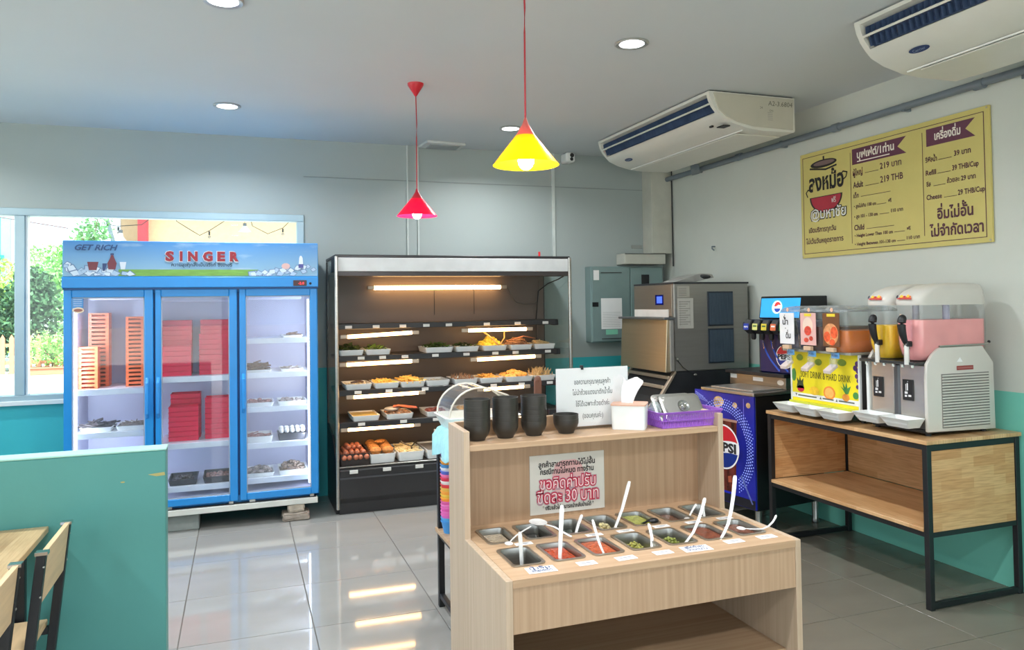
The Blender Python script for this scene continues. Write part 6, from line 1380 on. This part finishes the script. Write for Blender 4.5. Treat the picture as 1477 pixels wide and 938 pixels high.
part(MB().box(-8.55, -8.5, 29.9, 29.95, 3.6, 4.32).box(-7.9, -7.85, 29.9, 29.95, 3.6, 4.32).box(-8.55, -7.85, 29.9, 29.95, 4.27, 4.32).box(-8.22, -8.19, 29.9, 29.95, 3.6, 4.3), 'window_frame', WHITE, wf)
part(MB().box(-7.55, -7.28, 29.9, 30.1, 0, 5.2), 'corner_pillar', M('turquoise_pale', (150, 222, 214), .6), t)
part(MB().prism([(29.4, 5.4), (31.6, 5.4), (30.6, 6.2)], 'x', -13.3, -7.4), 'roof', M('roof_pale', (226, 222, 216), .7), t)
for k, (z, dz) in enumerate(((5.05, .05), (4.75, -.06))): single(MB().tube([(-14, 28, z), (-8, 28, z-.1), (-5.2, 28, z-.5+dz)], .02, 5), 'power_line', M('wire_purple', (120, 96, 110), .6), 'thin power line crossing the sky before the turquoise building, %s one' % ('upper', 'lower')[k], 'cable')
t = thing('pavilion', 'cream open building with a red post seen above the fridge through the window', 'building', (-.5, 24, 0))
part(MB().box(-2.45, 5.5, 24.2, 24.4, 0, 4.7), 'cream_wall', M('cream_wall', (240, 214, 176), .7), t)
part(MB().box(-3.30, -2.70, 25.2, 25.4, 0, 4.7), 'shade_tinted_wall', M('shade_tinted_wall', (206, 176, 144), .7), t)  # recessed wall, its shade put into the darker tan
part(MB().box(-2.70, -2.44, 23.8, 24.1, 0, 4.7), 'red_post', M('post_red', (206, 70, 84), .5), t, .01)
part(MB().prism([(-3.60, 4.30), (-3.50, 4.30), (-3.22, 3.20), (-3.32, 3.20)], 'y', 23.9, 24.0), 'slanted_edge', M('slate_edge', (128, 150, 158), .5), t)
part(MB().box(-3.4, 5.7, 21.2, 26, 4.7, 4.85), 'roof', M('pavilion_roof', (180, 170, 160), .7), t)
for x in (5.3,): part(MB().box(x, x+.2, 21.4, 21.6, 0, 4.7), 'post', MATS['post_red'], t)
lamp = None
for x, zt, zr, r_, lab in ((-2.89, 3.60, 3.33, .13, 'white cone lamp hanging outside, left one beside the red post'), (.15, 3.84, 3.61, .17, 'white cone lamp hanging outside near the right end of the window')):
    t = thing('outdoor_lamp', lab, 'lamp', (x, 22, zr), group='outdoor cone lamps')
    part(MB().lathe([(r_, zr), (r_*.5, zr+.10), (.045, zt-.07), (.04, zt-.07), (r_*.45, zr+.09), (r_*.95, zr)], (x, 22, 0), 20, False), 'shade', M('lamp_white_enamel', (214, 220, 226), .35), t, smooth=True)
    part(MB().tube([(x, 22, zt-.08), (x, 22, zt)], .05, 10), 'neck', M('neck_grey', (90, 96, 104), .4), t)
    part(MB().tube([(x, 22, zt), (x, 22, 4.7)], .008, 5), 'cord', BLACK, t)
def string(pts, lab):
    t = thing('string_light', lab, 'string light', pts[0], group='outdoor string lights')
    part(MB().tube(pts, .010, 5), 'cable', BLACK, t)
    m_ = pts[len(pts)//2]
    part(MB().tube([(m_[0], m_[1], m_[2]-.02), (m_[0], m_[1], m_[2]-.12)], .025, 8), 'bulb_holder', BLACK, t)
    part(MB().ball((m_[0], m_[1], m_[2]-.17), .04, seg=10, rings=6), 'bulb', M('bulb_grey', (150, 140, 130), .2), t, smooth=True)
string([(-1.9, 22, 4.65), (-1.55, 22, 3.85), (-1.2, 22, 3.62), (-.99, 22, 3.49), (-.75, 22, 3.62), (-.35, 22, 3.90), (.1, 22, 4.4), (.3, 22, 4.68)], 'sagging outdoor string light above the middle of the fridge header')
string([(.1, 22.1, 4.68), (.35, 22.1, 3.78), (.75, 22.1, 3.57), (1.15, 22.1, 3.74), (1.6, 22.1, 4.2), (1.9, 22.1, 4.68)], 'sagging outdoor string light near the right end of the window')
string([(-4.1, 22.05, 4.6), (-3.4, 22.05, 3.95), (-3.1, 22.05, 3.72), (-2.95, 22.05, 3.70), (-2.4, 22.05, 3.75), (-2.1, 22.05, 4.0), (-1.7, 22.05, 4.68)], 'sagging outdoor string light crossing the red post')
